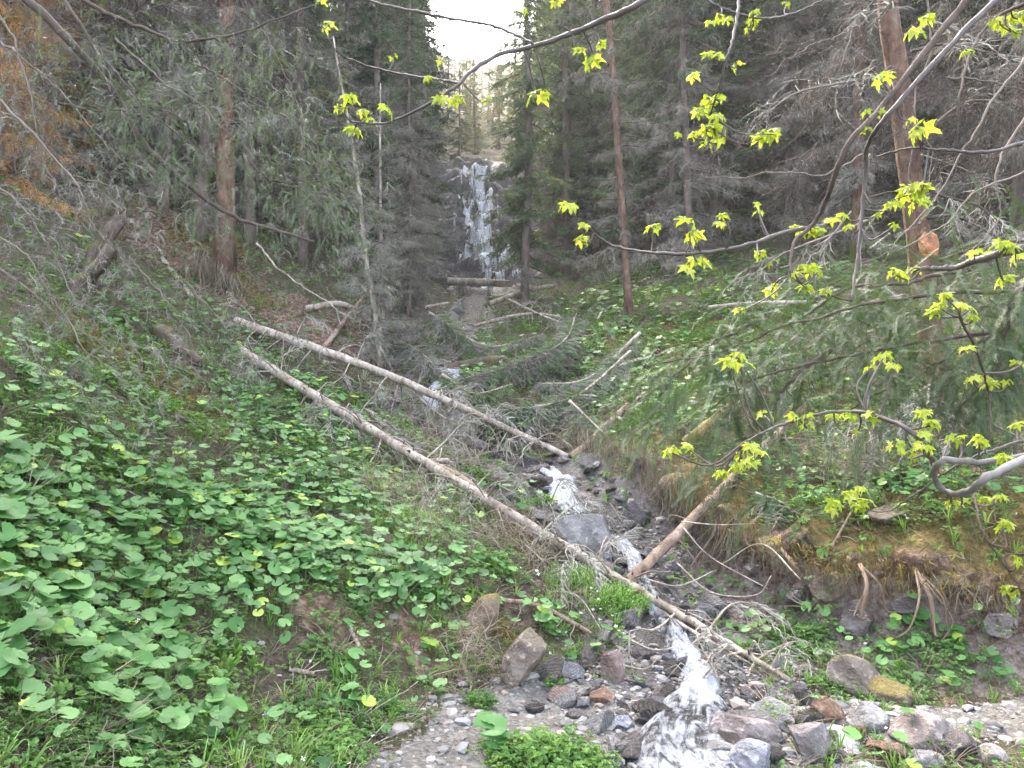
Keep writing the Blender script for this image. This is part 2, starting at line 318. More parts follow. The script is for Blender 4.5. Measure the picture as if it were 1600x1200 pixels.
CP = [  # left slope
 (0, 1190, 2.3), (230, 1190, 2.75), (0, 950, 2.9), (0, 780, 3.5), (0, 640, 4.2), (0, 520, 5.5), (0, 400, 8), (0, 300, 10.5), (150, 1000, 3.3), (300, 1100, 3.3), (450, 1150, 3.55),
 (620, 1150, 3.7), (300, 900, 4.2), (200, 760, 4.6), (450, 980, 4.2), (450, 830, 5.2), (600, 950, 4.7), (650, 1060, 4.35), (600, 850, 5.6), (740, 985, 4.9), (840, 1055, 4.6), (740, 885, 5.7),
 (700, 840, 6.2), (600, 740, 7.4), (500, 650, 8.8), (400, 570, 10), (300, 640, 7.8), (150, 600, 6.6), (200, 460, 10), (300, 490, 10.5), (100, 340, 13), (190, 340, 14), (330, 420, 13.2),
 (860, 1000, 5.1), (900, 1060, 4.75), (830, 900, 5.9), (780, 800, 7), (680, 760, 7.8), (600, 690, 9), (480, 600, 10.2), (900, 880, 6.2), (950, 960, 5.5),
 (450, 500, 12.4), (560, 540, 12.3), (600, 578, 12.0), (600, 630, 10.8), (640, 600, 11.8), (520, 470, 14.5), (600, 500, 15), (640, 520, 15.5), (420, 400, 16), (300, 330, 17),
 # right
 (760, 560, 14.2), (800, 600, 12.6), (740, 640, 11.4), (850, 570, 13.3), (870, 640, 11.2), (900, 610, 12), (1000, 620, 10.4), (850, 690, 9.9), (950, 560, 13), (880, 480, 20), (985, 490, 15), (900, 530, 16), (800, 500, 19), (830, 530, 16.5),
 (1100, 400, 19), (1100, 480, 14), (1000, 430, 19), (1150, 560, 11), (1050, 650, 9), (1150, 690, 7.9), (1200, 620, 9), (1250, 760, 6.8), (1300, 650, 8), (1400, 790, 6), (1400, 700, 6.9), (1400, 560, 9.2), (1500, 745, 6.2),
 (1600, 780, 5.6), (1600, 650, 6.8), (1600, 480, 9.5), (1300, 500, 11.5), (1250, 400, 16), (1500, 350, 15), (1600, 250, 17), (1200, 260, 26), (1000, 330, 28),
 (1150, 960, 5.75), (1200, 1040, 5.05), (1070, 900, 6.2), (1040, 830, 6.8), (1000, 790, 7.3), (950, 730, 8.4), (1300, 1050, 4.85), (1400, 1060, 4.75), (1600, 1060, 4.5), (1500, 1110, 4.1), (1400, 1120, 4.1), (1600, 1120, 4.0),
 (1240, 1080, 4.6), (1180, 1060, 4.75), (1000, 1080, 4.6), (950, 1120, 4.2), (900, 1150, 3.85), (700, 1190, 3.5), (1200, 1130, 4.05), (1300, 1130, 4.05),
 # far
 (560, 400, 22), (500, 250, 30), (350, 200, 27), (200, 200, 24), (0, 120, 25), (690, 440, 26), (800, 440, 26), (860, 430, 24), (690, 310, 32), (740, 300, 32), (800, 310, 32), (650, 300, 33), (870, 290, 34),
 (740, 265, 34), (740, 235, 42), (740, 190, 60), (560, 120, 50), (950, 150, 50), (1300, 100, 35), (1500, 50, 30)]
CPW = np.array([P(*q) for q in CP]+[tuple(q) for q in STREAM[::2]+np.array([0, 0, .03])])
CPW = np.vstack([CPW, [(-.3, 2.8, 0), (0, 1.2, 0), (0, 0, 0), (0, -3, .05), (-1.6, 0, .4), (-3, 0, 1.6), (-5, 1, 3.2), (-8, 4, 5), (-12, 0, 8), (1.2, 2, -.1), (2.4, 3.2, .0), (3.5, 2, -.3), (3, 0, -.8), (6, 2, .3), (9, 6, 3), (14, 3, 4),
     (12, 14, 8), (-14, 12, 9), (-20, 20, 15), (20, 20, 14), (-30, 40, 32), (30, 40, 30), (-45, 0, 25), (45, 0, 20), (0, 90, 36), (-40, 90, 58), (40, 90, 56), (-4, -6, 2), (5, -6, -1.5)]])
def _U(r2): return .5*r2*np.log(r2+1e-9)
_X = CPW[:, :2]/10; _n = len(_X)
_K = _U(((_X[:, None]-_X[None])**2).sum(-1))+np.eye(_n)*2e-4; _P = np.c_[np.ones(_n), _X]
_A = np.block([[_K, _P], [_P.T, np.zeros((3, 3))]])
_b = CPW[:, 2]-bank(CPW[:, 0], CPW[:, 1])[0]
_W = np.linalg.solve(_A, np.r_[_b, 0, 0, 0])
def tps(x, y):
    sh = x.shape; q = np.stack([x.ravel(), y.ravel()], -1)/10; o = np.empty(len(q))
    for i in range(0, len(q), 40000):
        c = q[i:i+40000]; o[i:i+40000] = _U(((c[:, None]-_X[None])**2).sum(-1))@_W[:_n]+_W[_n]+c@_W[_n+1:]
    return o.reshape(sh)
def height(x, y):
    x = np.asarray(x, float); y = np.asarray(y, float)
    z = tps(x, y); B, sdv, H, t = bank(x, y); z = z+B
    dist = np.hypot(x, y); ds, _, ts, zs = polydist(x, y, SP[::8])
    rough = .4+.6*sstep(3.5, 6, dist)
    z = z+rough*(.10*fb2(x, y, .9, 3, 1)+.045*fb2(x, y, 3.5, 3, 2)+.016*fb2(x, y, 14, 2, 3))*sstep(.0, .6, ds+.15)
    z = z+sstep(14, 30, dist)*.5*fb2(x, y, .35, 3, 4)
    wd = np.interp(dist, [0, 4, 6, 12, 30], [.5, .42, .3, .4, .9])
    k = np.exp(-(ds/wd)**2); z = z*(1-k)+(zs-.05)*k
    # stepped rock of the waterfall
    ax = np.interp(y, [25, 33], [-1.2, -1.5]); inw = sstep(5.2, 2.2, np.abs(x-ax))*sstep(24.5, 26, y)*sstep(36, 33.5, y)
    st = .7; zz = (z+.55*fb2(x, y*.3, .7, 3, 9)+.25*fb2(x, y, 2.2, 2, 19))/st; fl = np.floor(zz); fr = zz-fl; zt = (fl+sstep(.5, .95, fr))*st-.3*fb2(x, y*.3, .7, 3, 9)+.2*fb2(x, y, 2.6, 4, 29)
    return z*(1-inw*.92)+zt*inw*.92
def lines(bp):
    o = [bp[0][0]]; 
    while o[-1] < bp[-1][0]: o.append(o[-1]+np.interp(o[-1], [b[0] for b in bp], [b[1] for b in bp]))
    return np.array(o)
gy = lines([(-8, .5), (1, .2), (2.2, .05), (8, .05), (12, .1), (24, .18), (25, .12), (34, .12), (38, .5), (110, 3)])
gx = np.concatenate([-lines([(0, .05), (4, .06), (8, .16), (20, .6), (60, 3)])[::-1][:-1], lines([(0, .05), (4, .06), (8, .16), (20, .6), (60, 3)])])
GX, GY = np.meshgrid(gx, gy); GZ = height(GX, GY)
B_, sdv_, H_, t_ = bank(GX, GY)
# undercut: the upper part of the bank face leans out over the stream
lipn = np.gradient(sdv_, gy, gx); nx, ny = lipn[1], lipn[0]; ln = np.hypot(nx, ny)+1e-6; nx /= ln; ny /= ln
prof = np.exp(-((sdv_-.02)/.12)**2)*sstep(.1, .3, H_)
out_ = prof*(.09+.14*fb2(GX, GY, 4, 3, 21)); inn = np.exp(-((sdv_+.12)/.07)**2)*sstep(.1, .3, H_)*.10
VX = GX-nx*(out_-inn); VY = GY-ny*(out_-inn); VZ = GZ-.0*prof
GVV = np.stack([VX, VY, VZ], -1).reshape(-1, 3)
ny_, nx_ = GX.shape; ii = np.arange(ny_-1)[:, None]*nx_+np.arange(nx_-1)[None]
GF = np.stack([ii, ii+1, ii+nx_+1, ii+nx_], -1).reshape(-1, 4)
gpx, gpy, gd = PX(GVV); gdist = np.hypot(GVV[:, 0], GVV[:, 1])
def inpoly(px, py, poly):
    r = np.zeros(px.shape, bool); n = len(poly)
    for i in range(n):
        x1, y1 = poly[i]; x2, y2 = poly[(i+1) % n]
        c = ((y1 > py) != (y2 > py)) & (px < (x2-x1)*(py-y1)/(y2-y1+1e-9)+x1); r ^= c
    return r
def blob(p, c, r):  # soft world-space patch
    return np.exp(-(((p-c)/r)**2).sum(-1))
PATCH = {  # px,py,d, radius
 'moss': [(1100, 730, 7.3, .5), (1200, 790, 6.6, .45), (1330, 830, 5.9, .5), (1450, 850, 5.5, .5), (1560, 850, 5.3, .5), (1020, 690, 8.3, .3), (1340, 920, 5.4, .2), (1230, 950, 5.7, .22), (760, 955, 5.0, .16), (790, 980, 4.9, .1),
          (660, 640, 8.6, .25), (290, 640, 8, .6), (310, 700, 7, .35), (200, 560, 8, .8), (330, 360, 14.5, .9), (400, 470, 12.8, .5), (370, 430, 13, .5), (1100, 520, 12.5, 1), (1000, 520, 13.5, .7), (990, 590, 11.5, .5), (1250, 650, 8.5, .6), (820, 850, 6.5, .2), (250, 750, 5, .3)],
 'soil': [(560, 560, 12.5, .8), (450, 490, 12.8, 1.1), (340, 450, 13, 1.1), (260, 400, 14, 1.4), (500, 520, 12.6, 1.), (220, 360, 15, 1.2), (490, 960, 4.3, .1), (400, 1100, 3.5, .12), (420, 1130, 3.4, .15), (520, 970, 4.4, .25), (640, 960, 4.8, .3), (680, 1010, 4.6, .3),
          (1150, 900, 6.1, .5), (1080, 830, 6.7, .4), (1500, 960, 4.9, .6), (1400, 960, 5, .4), (240, 1000, 3.6, .1), (200, 1150, 2.9, .1), (270, 990, 3.7, .12)]}
def mask(p):
    m = {k: np.zeros(len(p)) for k in PATCH}
    for k, l in PATCH.items():
        for (a, b, c, r) in l:
            q = P(a, b, c); q2 = p.copy(); q2[:, 2] = q[2]+(p[:, 2]-q[2])*.6; m[k] = np.maximum(m[k], blob(q2, q, r))
    return m
msk = mask(GVV); ds_, _, ts_, zs_ = polydist(GVV[:, 0], GVV[:, 1], SP[::8])
gravel = np.maximum(sstep(.75, .35, ds_), 0)*sstep(0, .1, 40-gdist)
gravel = np.maximum(gravel, sstep(.35, .0, np.abs(sdv_.ravel()+.35)-.15)*(H_.ravel() > .3)*.5)
axm = np.interp(GVV[:, 1], [25, 33], [-1.2, -1.5]); gravel = np.maximum(gravel, sstep(3.5, 2, np.abs(GVV[:, 0]-axm))*(GVV[:, 1] > 24.5)*(GVV[:, 1] < 35)*.6)
face = np.exp(-((sdv_.ravel()+.1)/.14)**2)*sstep(.1, .3, H_.ravel())
MR = np.clip(msk['moss']*(1-face), 0, 1); MB = np.clip(np.maximum(msk['soil'], face*.9), 0, 1)
WET = np.maximum(sstep(.55, .2, ds_+.12*fb2(GVV[:, 0], GVV[:, 1], 3, 3, 88)), sstep(3., 1.2, np.abs(GVV[:, 0]-axm))*(GVV[:, 1] > 24.5)*(GVV[:, 1] < 34.5))
ground = mk('ground', GVV, GF, M['ground'], None, True, {'mask': np.stack([MR, gravel, MB], -1), 'wet': WET})
tag(ground, kind='structure')
def normal(x, y, e=.12):
    hx = (height(x+e, y)-height(x-e, y))/(2*e); hy = (height(x, y+e)-height(x, y-e))/(2*e)
    return norm(np.stack([-hx, -hy, np.ones_like(hx)], -1))
def RAY(px, py, d0=1.6, d1=70, lift=0):
    d = np.exp(np.linspace(math.log(d0), math.log(d1), 700)); q = P(0, 0, 0)[None]+d[:, None]*(FW+(px-800)/FPX*RT+(600-py)/FPX*UP)[None]
    k = np.where(q[:, 2] < height(q[:, 0], q[:, 1])+lift)[0]; return float(d[k[0]]) if len(k) else 40.
def G(px, py, lift=0): return P(px, py, RAY(px, py, lift=lift))
# path: two short gravel stretches either side of the stream
PATHS = [np.array([(-.1, -1, 0), (-.1, 1.6, 0), (-.2, 3.2, 0), (.0, 3.85, 0), (.35, 4.15, 0)]), np.array([(1.95, 4.15, 0), (2.6, 4.25, 0), (3.4, 4.2, 0), (5, 3.6, 0)])]
def pathdist(x, y):
    return np.minimum(polydist(x, y, PATHS[0])[0]-.42, polydist(x, y, PATHS[1])[0]-.26)+.12*fb2(x, y, 3, 3, 31)
fc = GVV[GF].mean(1); pk = (pathdist(fc[:, 0], fc[:, 1]) < 0) & (gdist[GF[:, 0]] < 7)
pf = GF[pk]; uq, inv = np.unique(pf, return_inverse=True); pv = GVV[uq].copy(); pv[:, 2] += .006
tag(mk('path', pv, inv.reshape(-1, 4), M['path'], None, True), kind='structure')

# ------------------------------------------------------------------ water
def ribbon(pts, hw, nseg=9, foam=None, lift=.02, name='stream'):
    n = len(pts); d = np.gradient(pts, axis=0); d[:, 2] = 0; d = norm(d); s = np.stack([d[:, 1], -d[:, 0], np.zeros(n)], -1)
    u = np.linspace(-1, 1, nseg); V = pts[:, None]+s[:, None]*(u[None, :, None]*np.asarray(hw)[:, None, None])
    V = V.copy(); fl = np.zeros((n, nseg, 3)); al = np.r_[0, np.cumsum(np.linalg.norm(np.diff(pts, axis=0), axis=1))]
    fl[..., 0] = u[None]*np.asarray(hw)[:, None]; fl[..., 1] = al[:, None]; fl[..., 2] = np.abs(u)[None]**2; 
    V[..., 2] += lift+.035*fbm(np.stack([fl[..., 0]*9, fl[..., 1]*5, fl[..., 0]*0], -1), 3, 8)-.06*(np.abs(u)**3)[None]
    ii = np.arange(n-1)[:, None]*nseg+np.arange(nseg-1)[None]; F = np.stack([ii, ii+1, ii+nseg+1, ii+nseg], -1).reshape(-1, 4)
    fo = np.repeat(np.broadcast_to(foam if foam is not None else .5, (n,))[:, None], nseg, 1)
    return V.reshape(-1, 3), F, fl.reshape(-1, 3), fo.ravel()
def water(name, px, hw, foam, n=160, nseg=13, lift=.03):
    pts = np.array([P(*q) if len(q) == 3 and q[1] > 50 else q for q in px]) if not isinstance(px, np.ndarray) else px
    pts = smoothpath(pts, n); t = np.linspace(0, 1, n); hw = np.interp(t, np.linspace(0, 1, len(hw)), hw); foam = np.interp(t, np.linspace(0, 1, len(foam)), foam)
    V, F, fl, fo = ribbon(pts, hw, nseg, foam, lift)
    o = mk(name, V, F, M['water'], None, True, {'flow': fl, 'tint': fo}); tag(o, kind='structure'); return o
# main stream; foam high at the little falls
nst = len(STREAM); foamk = [.6, .4, .3, 1.1, 1.0, .3, .3, 1.0, .95, .5, 1.15, .8, .75, 1.2, .7, .85, .95, .7, .5]
wk = [.5, .35, .3, .2, .24, .2, .14, .14, .2, .12, .08, .08, .08, .12, .24, .3, .36, .5, 1]
water('stream', STREAM, wk, foamk, 620, 17)
b2 = np.array([P(1190, 1092, 4.4), P(1255, 1120, 4.12), P(1300, 1142, 3.95), P(1335, 1178, 3.7), P(1355, 1210, 3.5), [1.75, 2.9, -.2], [1.8, 2, -.4]])
b2[2:, 2] -= .03
water('side_stream', b2, [.12, .08, .1, .14, .18, .25, .3], [.4, .6, 1.1, 1.0, .9, .5, .3], 160, 11, .035)
# waterfall: strands that follow the stepped rock
Vs, Fs, Ls, Os, off = [], [], [], [], 0
rw = np.random.default_rng(44)
for i in range(80):
    if i < 6: x0, ya, yb, hw, fm = -1.35+.12*rw.normal(), 25.6+rw.uniform(0, 1.5), 33.3, rw.uniform(.09, .17), 1.15
    else:
        ym = rw.uniform(26, 32.8); ya, yb = ym-rw.uniform(.2, .7), ym+rw.uniform(.2, .7); x0, hw, fm = -1.35+rw.normal()*.38+(.5 if ym < 28 else 0), rw.uniform(.05, .2), rw.uniform(.7, 1.2)
    n = 150; y = np.linspace(min(yb, 33.5), max(ya, 25.2), n); x = x0+.45*fb2(y, y*0+i*.3, .55, 2, 43)+.10*fb2(y, y*0+i, 3, 2, 47)+np.interp(y, [25, 28, 33], [.55, .2, 0])
    h_ = hw*np.clip(.75+.9*fb2(y, y*0+i, 1.6, 3, 51+i), .12, 2); u = np.linspace(-1, 1, 11); V = np.stack([x]+[y]+[y*0], -1)[:, None]+np.array([1., 0, 0])*(u[None, :, None]*h_[:, None, None]); V[..., 2] = height(V[..., 0], V[..., 1])+.05+.003*i; V[..., 1] -= .06
    I = np.arange(n-1)[:, None]*11+np.arange(10)[None]; F = np.stack([I, I+1, I+12, I+11], -1).reshape(-1, 4)
    fl = np.zeros((n, 11, 3)); fl[..., 0] = V[..., 0]*.8; fl[..., 1] = V[..., 2]*.5; fl[..., 2] = np.abs(u)[None]**1.5
    fo = np.repeat((fm-.45*sstep(.0, .6, fb2(y, y*0+i*.7, 2.2, 2, 60)))[:, None], 11, 1)
    Vs.append(V.reshape(-1, 3)); Fs.append(F+off); Ls.append(fl.reshape(-1, 3)); Os.append(fo.ravel()); off += n*11
tag(mk('waterfall', np.vstack(Vs), np.vstack(Fs), M['fall'], None, True, {'flow': np.vstack(Ls), 'tint': np.concatenate(Os)}), kind='structure')

# ------------------------------------------------------------------ rocks
def ico(sub):
    bm = bmesh.new(); bmesh.ops.create_icosphere(bm, subdivisions=sub, radius=1); bm.verts.ensure_lookup_table()
    V = np.array([v.co[:] for v in bm.verts]); F = np.array([[v.index for v in f.verts] for f in bm.faces]); bm.free(); return V, F
ICO4, ICO3, ICO2 = ico(5), ico(4), ico(2)
def rock_mesh(seed, sub=ICO3, cuts=11, rnd=.05, lay=0, flat=.6):
    r = np.random.default_rng(seed); V, F = sub; nn = norm(r.normal(size=(cuts, 3))); dk = r.uniform(.42, .95, cuts)
    dt = V@nn.T; R = np.where(dt > .05, dk/np.maximum(dt, .05), 9); rr = np.minimum(R.min(1), 1.05); rr = rr*(1-rnd)+rnd*.85
    W = V*rr[:, None]; W = W*(1+.035*fbm(W*2.2+seed, 4, seed))[:, None]; W += V*(.014*fbm(W*9+seed, 3, seed+2))[:, None]
    if lay:
        q = W[:, 2]*7+2*fbm(W*1.5, 2, seed); W += V*(lay*(np.abs((q % 1)-.5)-.25))[:, None]*.5
    return W, F
ROCKV = [mk('stone', *rock_mesh(100+i, ICO3 if i < 6 else ICO2), M['rock'], link=False).data for i in range(12)]
for me in ROCKV[:6]: me.polygons.foreach_set('use_smooth', np.ones(len(me.polygons), bool))
def place_rock(name, px, py, d, wpx, hpx, mat, label, seed, yaw=0, tilt=0, dep=.8, lay=0, cuts=11, rnd=.04, cat='rock', group=None, sink=.1):
    W, F = rock_mesh(seed, ICO4, cuts, rnd, lay); w_ = wpx/FPX*d/2; h_ = hpx/FPX*d/2
    d = min(max(RAY(px, py+hpx*.42), d*.8), d*1.25); w_ = wpx/FPX*d/2; h_ = hpx/FPX*d/2
    W = W/np.abs(W).max(0); R = np.array(Matrix.Rotation(tilt, 3, 'Y')); 
    W = W*np.array([w_, w_*dep, h_*1.15]); W = W@R.T
    o = mk(name, W, F, M[mat], None, True); c = P(px, py, d+w_*dep*.5); o.location = tuple(c); o.rotation_euler.z = yaw
    tag(o, label, cat, group); return o
HR = [
 ('boulder', 918, 832, 6.9, 118, 66, 'rock', 'largest grey boulder in the middle of the stream, slanting towards the small waterfall', 1, .2, .12, .7, 0, 9),
 ('boulder', 933, 886, 6.3, 96, 36, 'rock_purple', 'purplish flat boulder just below the largest grey boulder', 2, .1, .2, .7, 0, 10),
 ('rock', 985, 806, 7.2, 52, 46, 'rock_dark', 'dark brown rock at the upper right of the small waterfall', 3, 0, -.4, .7, 0, 9),
 ('rock', 1165, 1142, 3.95, 112, 50, 'rock_purple', 'pale purplish slab with a flat top at the near end of the stream', 4, .15, .12, .7, 0, 8),
 ('rock', 1203, 1108, 4.25, 72, 36, 'rock', 'grey faceted rock behind the pale purplish slab', 5, .3, .1, .8, 0, 9),
 ('rock', 1292, 1113, 4.15, 64, 46, 'rock_rust', 'rust brown rounded rock above the side stream', 6, 0, .1, .9, 0, 14),
 ('rock', 1354, 1126, 4.1, 68, 44, 'rock', 'dark grey rock beside the rust brown rounded rock', 7, -.2, -.15, .9, 0, 10),
 ('boulder', 1436, 1142, 4.0, 116, 54, 'rock_purple', 'broad oval brownish boulder at the start of the right hand path', 8, 0, .2, .8, 0, 14),
 ('boulder', 1180, 1188, 3.65, 84, 62, 'rock_blue', 'blue grey wet boulder at the bottom edge of the picture', 9, .4, 0, .8, 0, 8),
 ('boulder', 1262, 1152, 3.95, 70, 78, 'rock_purple', 'upright brownish purple boulder under the rust brown rock', 10, .2, .2, .7, 0, 11),
 ('rock', 1228, 1130, 3.9, 30, 26, 'rock', 'small pale block wedged above the upright boulder', 11, .5, .3, .8, 0, 7),
 ('rock', 1212, 1152, 3.85, 28, 26, 'rock', 'small cream cracked block right of the pale purplish slab', 31, .5, -.5, .8, 0, 7),
 ('rock', 1385, 1172, 3.75, 60, 34, 'rock_rust', 'brown wet rock between the two threads of the side stream', 12, .1, .1, .8, 0, 9),
 ('rock', 1545, 1180, 3.6, 58, 32, 'rock', 'grey flat stone at the lower right by the path', 13, 0, .15, .8, 0, 9),
 ('rock', 1462, 1121, 3.9, 20, 12, 'rock_purple', 'small pale pebble lying on the broad oval boulder', 14, 0, 0, .9, 0, 16),
 ('rock', 1500, 1168, 3.7, 70, 40, 'rock_dark', 'dark stone tucked under the broad oval boulder', 15, .4, 0, .8, 0, 9),
 ('rock_outcrop', 1336, 1062, 4.9, 90, 62, 'rock_lmoss', 'layered outcrop with a yellow mossy cap at the foot of the right bank', 16, .2, .35, .9, .16, 8),
 ('rock_outcrop', 1395, 1082, 4.7, 104, 56, 'rock_moss', 'folded brown outcrop grown over with moss beside the right hand path', 17, -.3, .25, .8, .2, 8),
 ('boulder', 1343, 968, 5.4, 66, 66, 'rock_dark', 'dark maroon boulder half buried in the right bank', 18, .2, .5, .8, 0, 9),
 ('boulder', 1400, 806, 6.1, 84, 34, 'rock_lmoss', 'grey boulder on the mossy shelf near the big trunk', 19, .1, .1, .8, 0, 10),
 ('rock', 955, 1042, 4.75, 46, 58, 'rock_red', 'reddish angular standing rock left of the stream', 20, .3, -.3, .7, 0, 7),
 ('rock', 940, 1088, 4.4, 44, 32, 'rock_rust', 'brown rounded rock in front of the reddish angular rock', 21, 0, .2, .8, 0, 12),
 ('rock', 977, 1134, 4.1, 46, 26, 'rock_blue', 'bluish flat stone on the gravel left of the stream', 22, .2, .25, .8, 0, 8),
 ('rock', 906, 1099, 4.3, 34, 22, 'rock', 'pale grey stone on the gravel near the left bank foot', 23, .2, .1, .8, 0, 9),
 ('rock', 1048, 1086, 4.45, 58, 20, 'rock_dark', 'flat black wet slab lying in the pool', 24, .1, .05, .8, 0, 9),
 ('rock', 1138, 1094, 4.4, 60, 18, 'rock_dark', 'flat dark maroon slab at the right rim of the pool', 25, -.1, .05, .8, 0, 9),
 ('rock', 1160, 1000, 5.4, 40, 18, 'rock', 'flat grey stone below the hanging roots', 26, .3, .1, .8, 0, 9),
 ('rock', 1205, 1012, 5.2, 48, 20, 'rock_blue', 'flat bluish stone at the foot of the right bank', 27, .3, .1, .8, 0, 9),
 ('rock_outcrop', 822, 1030, 5.0, 78, 96, 'rock_lmoss', 'folded grey brown outcrop at the lower end of the left slope', 28, .5, .75, .6, .2, 9),
 ('rock_outcrop', 760, 966, 5.05, 60, 72, 'rock_moss', 'outcrop covered in golden moss above the folded grey brown outcrop', 29, .4, .6, .6, .1, 9),
 ('rock', 1066, 1040, 4.85, 34, 26, 'rock_dark', 'dark wet rock left of the splash', 30, .3, .1, .8, 0, 9),
 ('rock', 1300, 780, 6.6, 40, 24, 'rock_lmoss', 'small mossy stone on the right shelf under the maple leaves', 32, .3, .1, .8, 0, 9),
 ('rock', 1010, 1150, 3.95, 40, 22, 'rock_purple', 'purplish flat stone left of the near rapids', 33, .3, .1, .8, 0, 9),
 ('rock', 1020, 1180, 3.7, 36, 24, 'rock_rust', 'rusty stone beside the near rapids', 34, .3, .1, .8, 0, 9),
 ('rock', 1100, 1150, 3.9, 46, 30, 'rock_dark', 'dark rounded rock in the near rapids', 35, .3, .1, .8, 0, 14),
 ('rock', 1040, 770, 7.3, 44, 30, 'rock_purple', 'purplish block on the scree right of the upper fall', 36, .3, .1, .8, 0, 8),
 ('rock', 735, 690, 9.7, 76, 26, 'rock_purple', 'flat pinkish rock beside the stream above the upper log', 37, .1, .1, .8, 0, 8),
 ('boulder', 1250, 1092, 4.4, 40, 20, 'rock', 'low grey stone between the maroon slab and the rust brown rock', 38, .1, .1, .8, 0, 9),
]
HR += [('rock', 1062, 765, 7.0, 70, 46, 'rock_moss', 'moss covered lump at the left end of the right bank edge', 51, .2, .2, .8, 0, 9), ('rock', 1140, 815, 6.5, 76, 50, 'rock_moss', 'moss covered lump above the hanging roots', 52, .5, .2, .8, 0, 9), ('rock', 1225, 862, 6.0, 90, 56, 'rock_moss', 'big mossy hummock on the bank edge right of the hanging roots', 53, .1, .3, .8, 0, 9),
 ('rock', 1295, 915, 5.5, 60, 40, 'rock_moss', 'mossy hummock on the bank edge above the maroon boulder', 54, .3, -.2, .8, 0, 9), ('rock', 1480, 905, 5.1, 110, 44, 'rock_moss', 'wide mossy hummock on the overhanging shelf at the right', 55, .1, .1, .8, 0, 9), ('rock', 1420, 950, 5.15, 60, 40, 'rock_dark', 'dark stone lodged in the bank below the wide mossy hummock', 56, .3, -.2, .8, 0, 9),
 ('rock', 1250, 935, 5.6, 50, 44, 'rock_dark', 'dark stone in the bank face under the big mossy hummock', 57, .3, -.2, .8, 0, 9), ('rock', 1560, 975, 4.8, 60, 36, 'rock_purple', 'brown stone in the bank at the right border', 58, .3, -.2, .8, 0, 9), ('rock', 1075, 1000, 5.2, 46, 22, 'rock_dark', 'wet slab splitting the stream above the splash', 59, .3, .1, .9, 0, 8), ('rock', 1030, 950, 5.5, 34, 22, 'rock', 'grey stone splitting the stream below the crossing', 60, .3, .1, .9, 0, 8),
 ('rock', 1130, 1175, 3.7, 60, 30, 'rock', 'flat grey slab at the right of the near rapids', 61, .3, .1, .9, 0, 8), ('rock', 960, 1165, 3.8, 54, 24, 'rock', 'flat grey slab on the left edge of the near rapids', 62, .6, .1, .9, 0, 8), ('rock', 1310, 1185, 3.6, 40, 30, 'rock_dark', 'dark wet block under the side stream', 63, .6, .1, .9, 0, 8), ('rock', 1440, 1185, 3.6, 70, 30, 'rock', 'grey slab at the bottom edge below the broad oval boulder', 64, .2, .1, .9, 0, 8)]
for h in HR: place_rock(*h[:8], seed=h[8]*13+5, yaw=h[9], tilt=h[10], dep=h[11], lay=h[12], cuts=h[13])
# loose stones along the stream: each one its own object
rockmats = ['rock', 'rock_purple', 'rock_blue', 'rock_rust', 'rock_dark', 'rock_red']
ROCKM = {}
for mname in rockmats:
    ROCKM[mname] = []
    for me in ROCKV: m2 = me.copy(); m2.materials[0] = M[mname]; ROCKM[mname].append(m2)
def loose(n, seg, spread, smin, smax, label, group, rs):
    r = np.random.default_rng(rs); k = 0
    while k < n:
        t = r.uniform(*seg); i = t*399; p = SP[int(i)]; a = r.uniform(0, 2*PI); q = r.uniform(.1, 1)**.6*spread
        x, y = p[0]+math.cos(a)*q, p[1]+math.sin(a)*q
        s = math.exp(r.uniform(math.log(smin), math.log(smax))); z = float(height(np.array([x]), np.array([y]))[0])
        o = bpy.data.objects.new('stone', ROCKM[rockmats[int(r.choice(6, p=[.34, .2, .12, .03, .27, .04]))]][int(r.integers(12))]); COL.objects.link(o)
        o.location = (x, y, z+s*.12); o.scale = (s, s*r.uniform(.6, .9), s*r.uniform(.3, .6)); o.rotation_euler = (r.normal()*.3, r.normal()*.3, r.uniform(0, 6.3))
        tag(o, label, 'stone', group); k += 1
def seg(y0, y1): 
    yy = SP[:, 1]; i = np.where((yy <= y0) & (yy >= y1))[0]; return i.min()/399, i.max()/399
loose(120, seg(4.9, 3.3), .85, .03, .15, 'small wet stone among the rocks of the near pool', 'loose stones around the near pool', 1)
loose(110, seg(7.6, 5), .6, .03, .17, 'broken stone in the scree along the middle stream', 'scree stones along the middle stream', 2)
loose(75, seg(10.5, 7.6), .8, .05, .2, 'stone beside the upper cascade between the logs', 'stones beside the upper cascade', 3)
loose(30, seg(24, 10.5), 1., .08, .25, 'dark stone in the shaded upper stream bed', 'stones in the upper stream bed', 4)
# gravel (uncountable)
g = Acc(); r = np.random.default_rng(5); V0, F0 = rock_mesh(300, ico(1), 8)
def scatter_xy(n, box): return r.uniform(box[0], box[1], n), r.uniform(box[2], box[3], n)
x, y = scatter_xy(60000, (-1.8, 4, 2.4, 5.2)); dd_ = pathdist(x, y); ds2 = polydist(x, y, SP[::8])[0]
k = (r.random(len(x)) < np.where(dd_ < .12, .4, np.where(ds2 < .8, .35, .02)))
x, y = x[k], y[k]; x2, y2 = SP[r.integers(150, 380, 4000), :2].T; x2 = x2+r.normal(size=4000)*.45; y2 = y2+r.normal(size=4000)*.45
x3 = r.uniform(.9, 2.3, 1800); y3 = r.uniform(5., 7.5, 1800); k3 = np.abs(bank(x3, y3)[1]+.45) < .35
x = np.r_[x, x2, x3[k3]]; y = np.r_[y, y2, y3[k3]]
s = np.exp(r.normal(-4.85, .62, len(x))); n = len(x)
Rm = frames(norm(r.normal(size=(n, 3))*np.array([1, 1, .35])), np.tile([0, 0, 1.], (n, 1)))*s[:, None, None]*np.array([1.2, 1, .5])
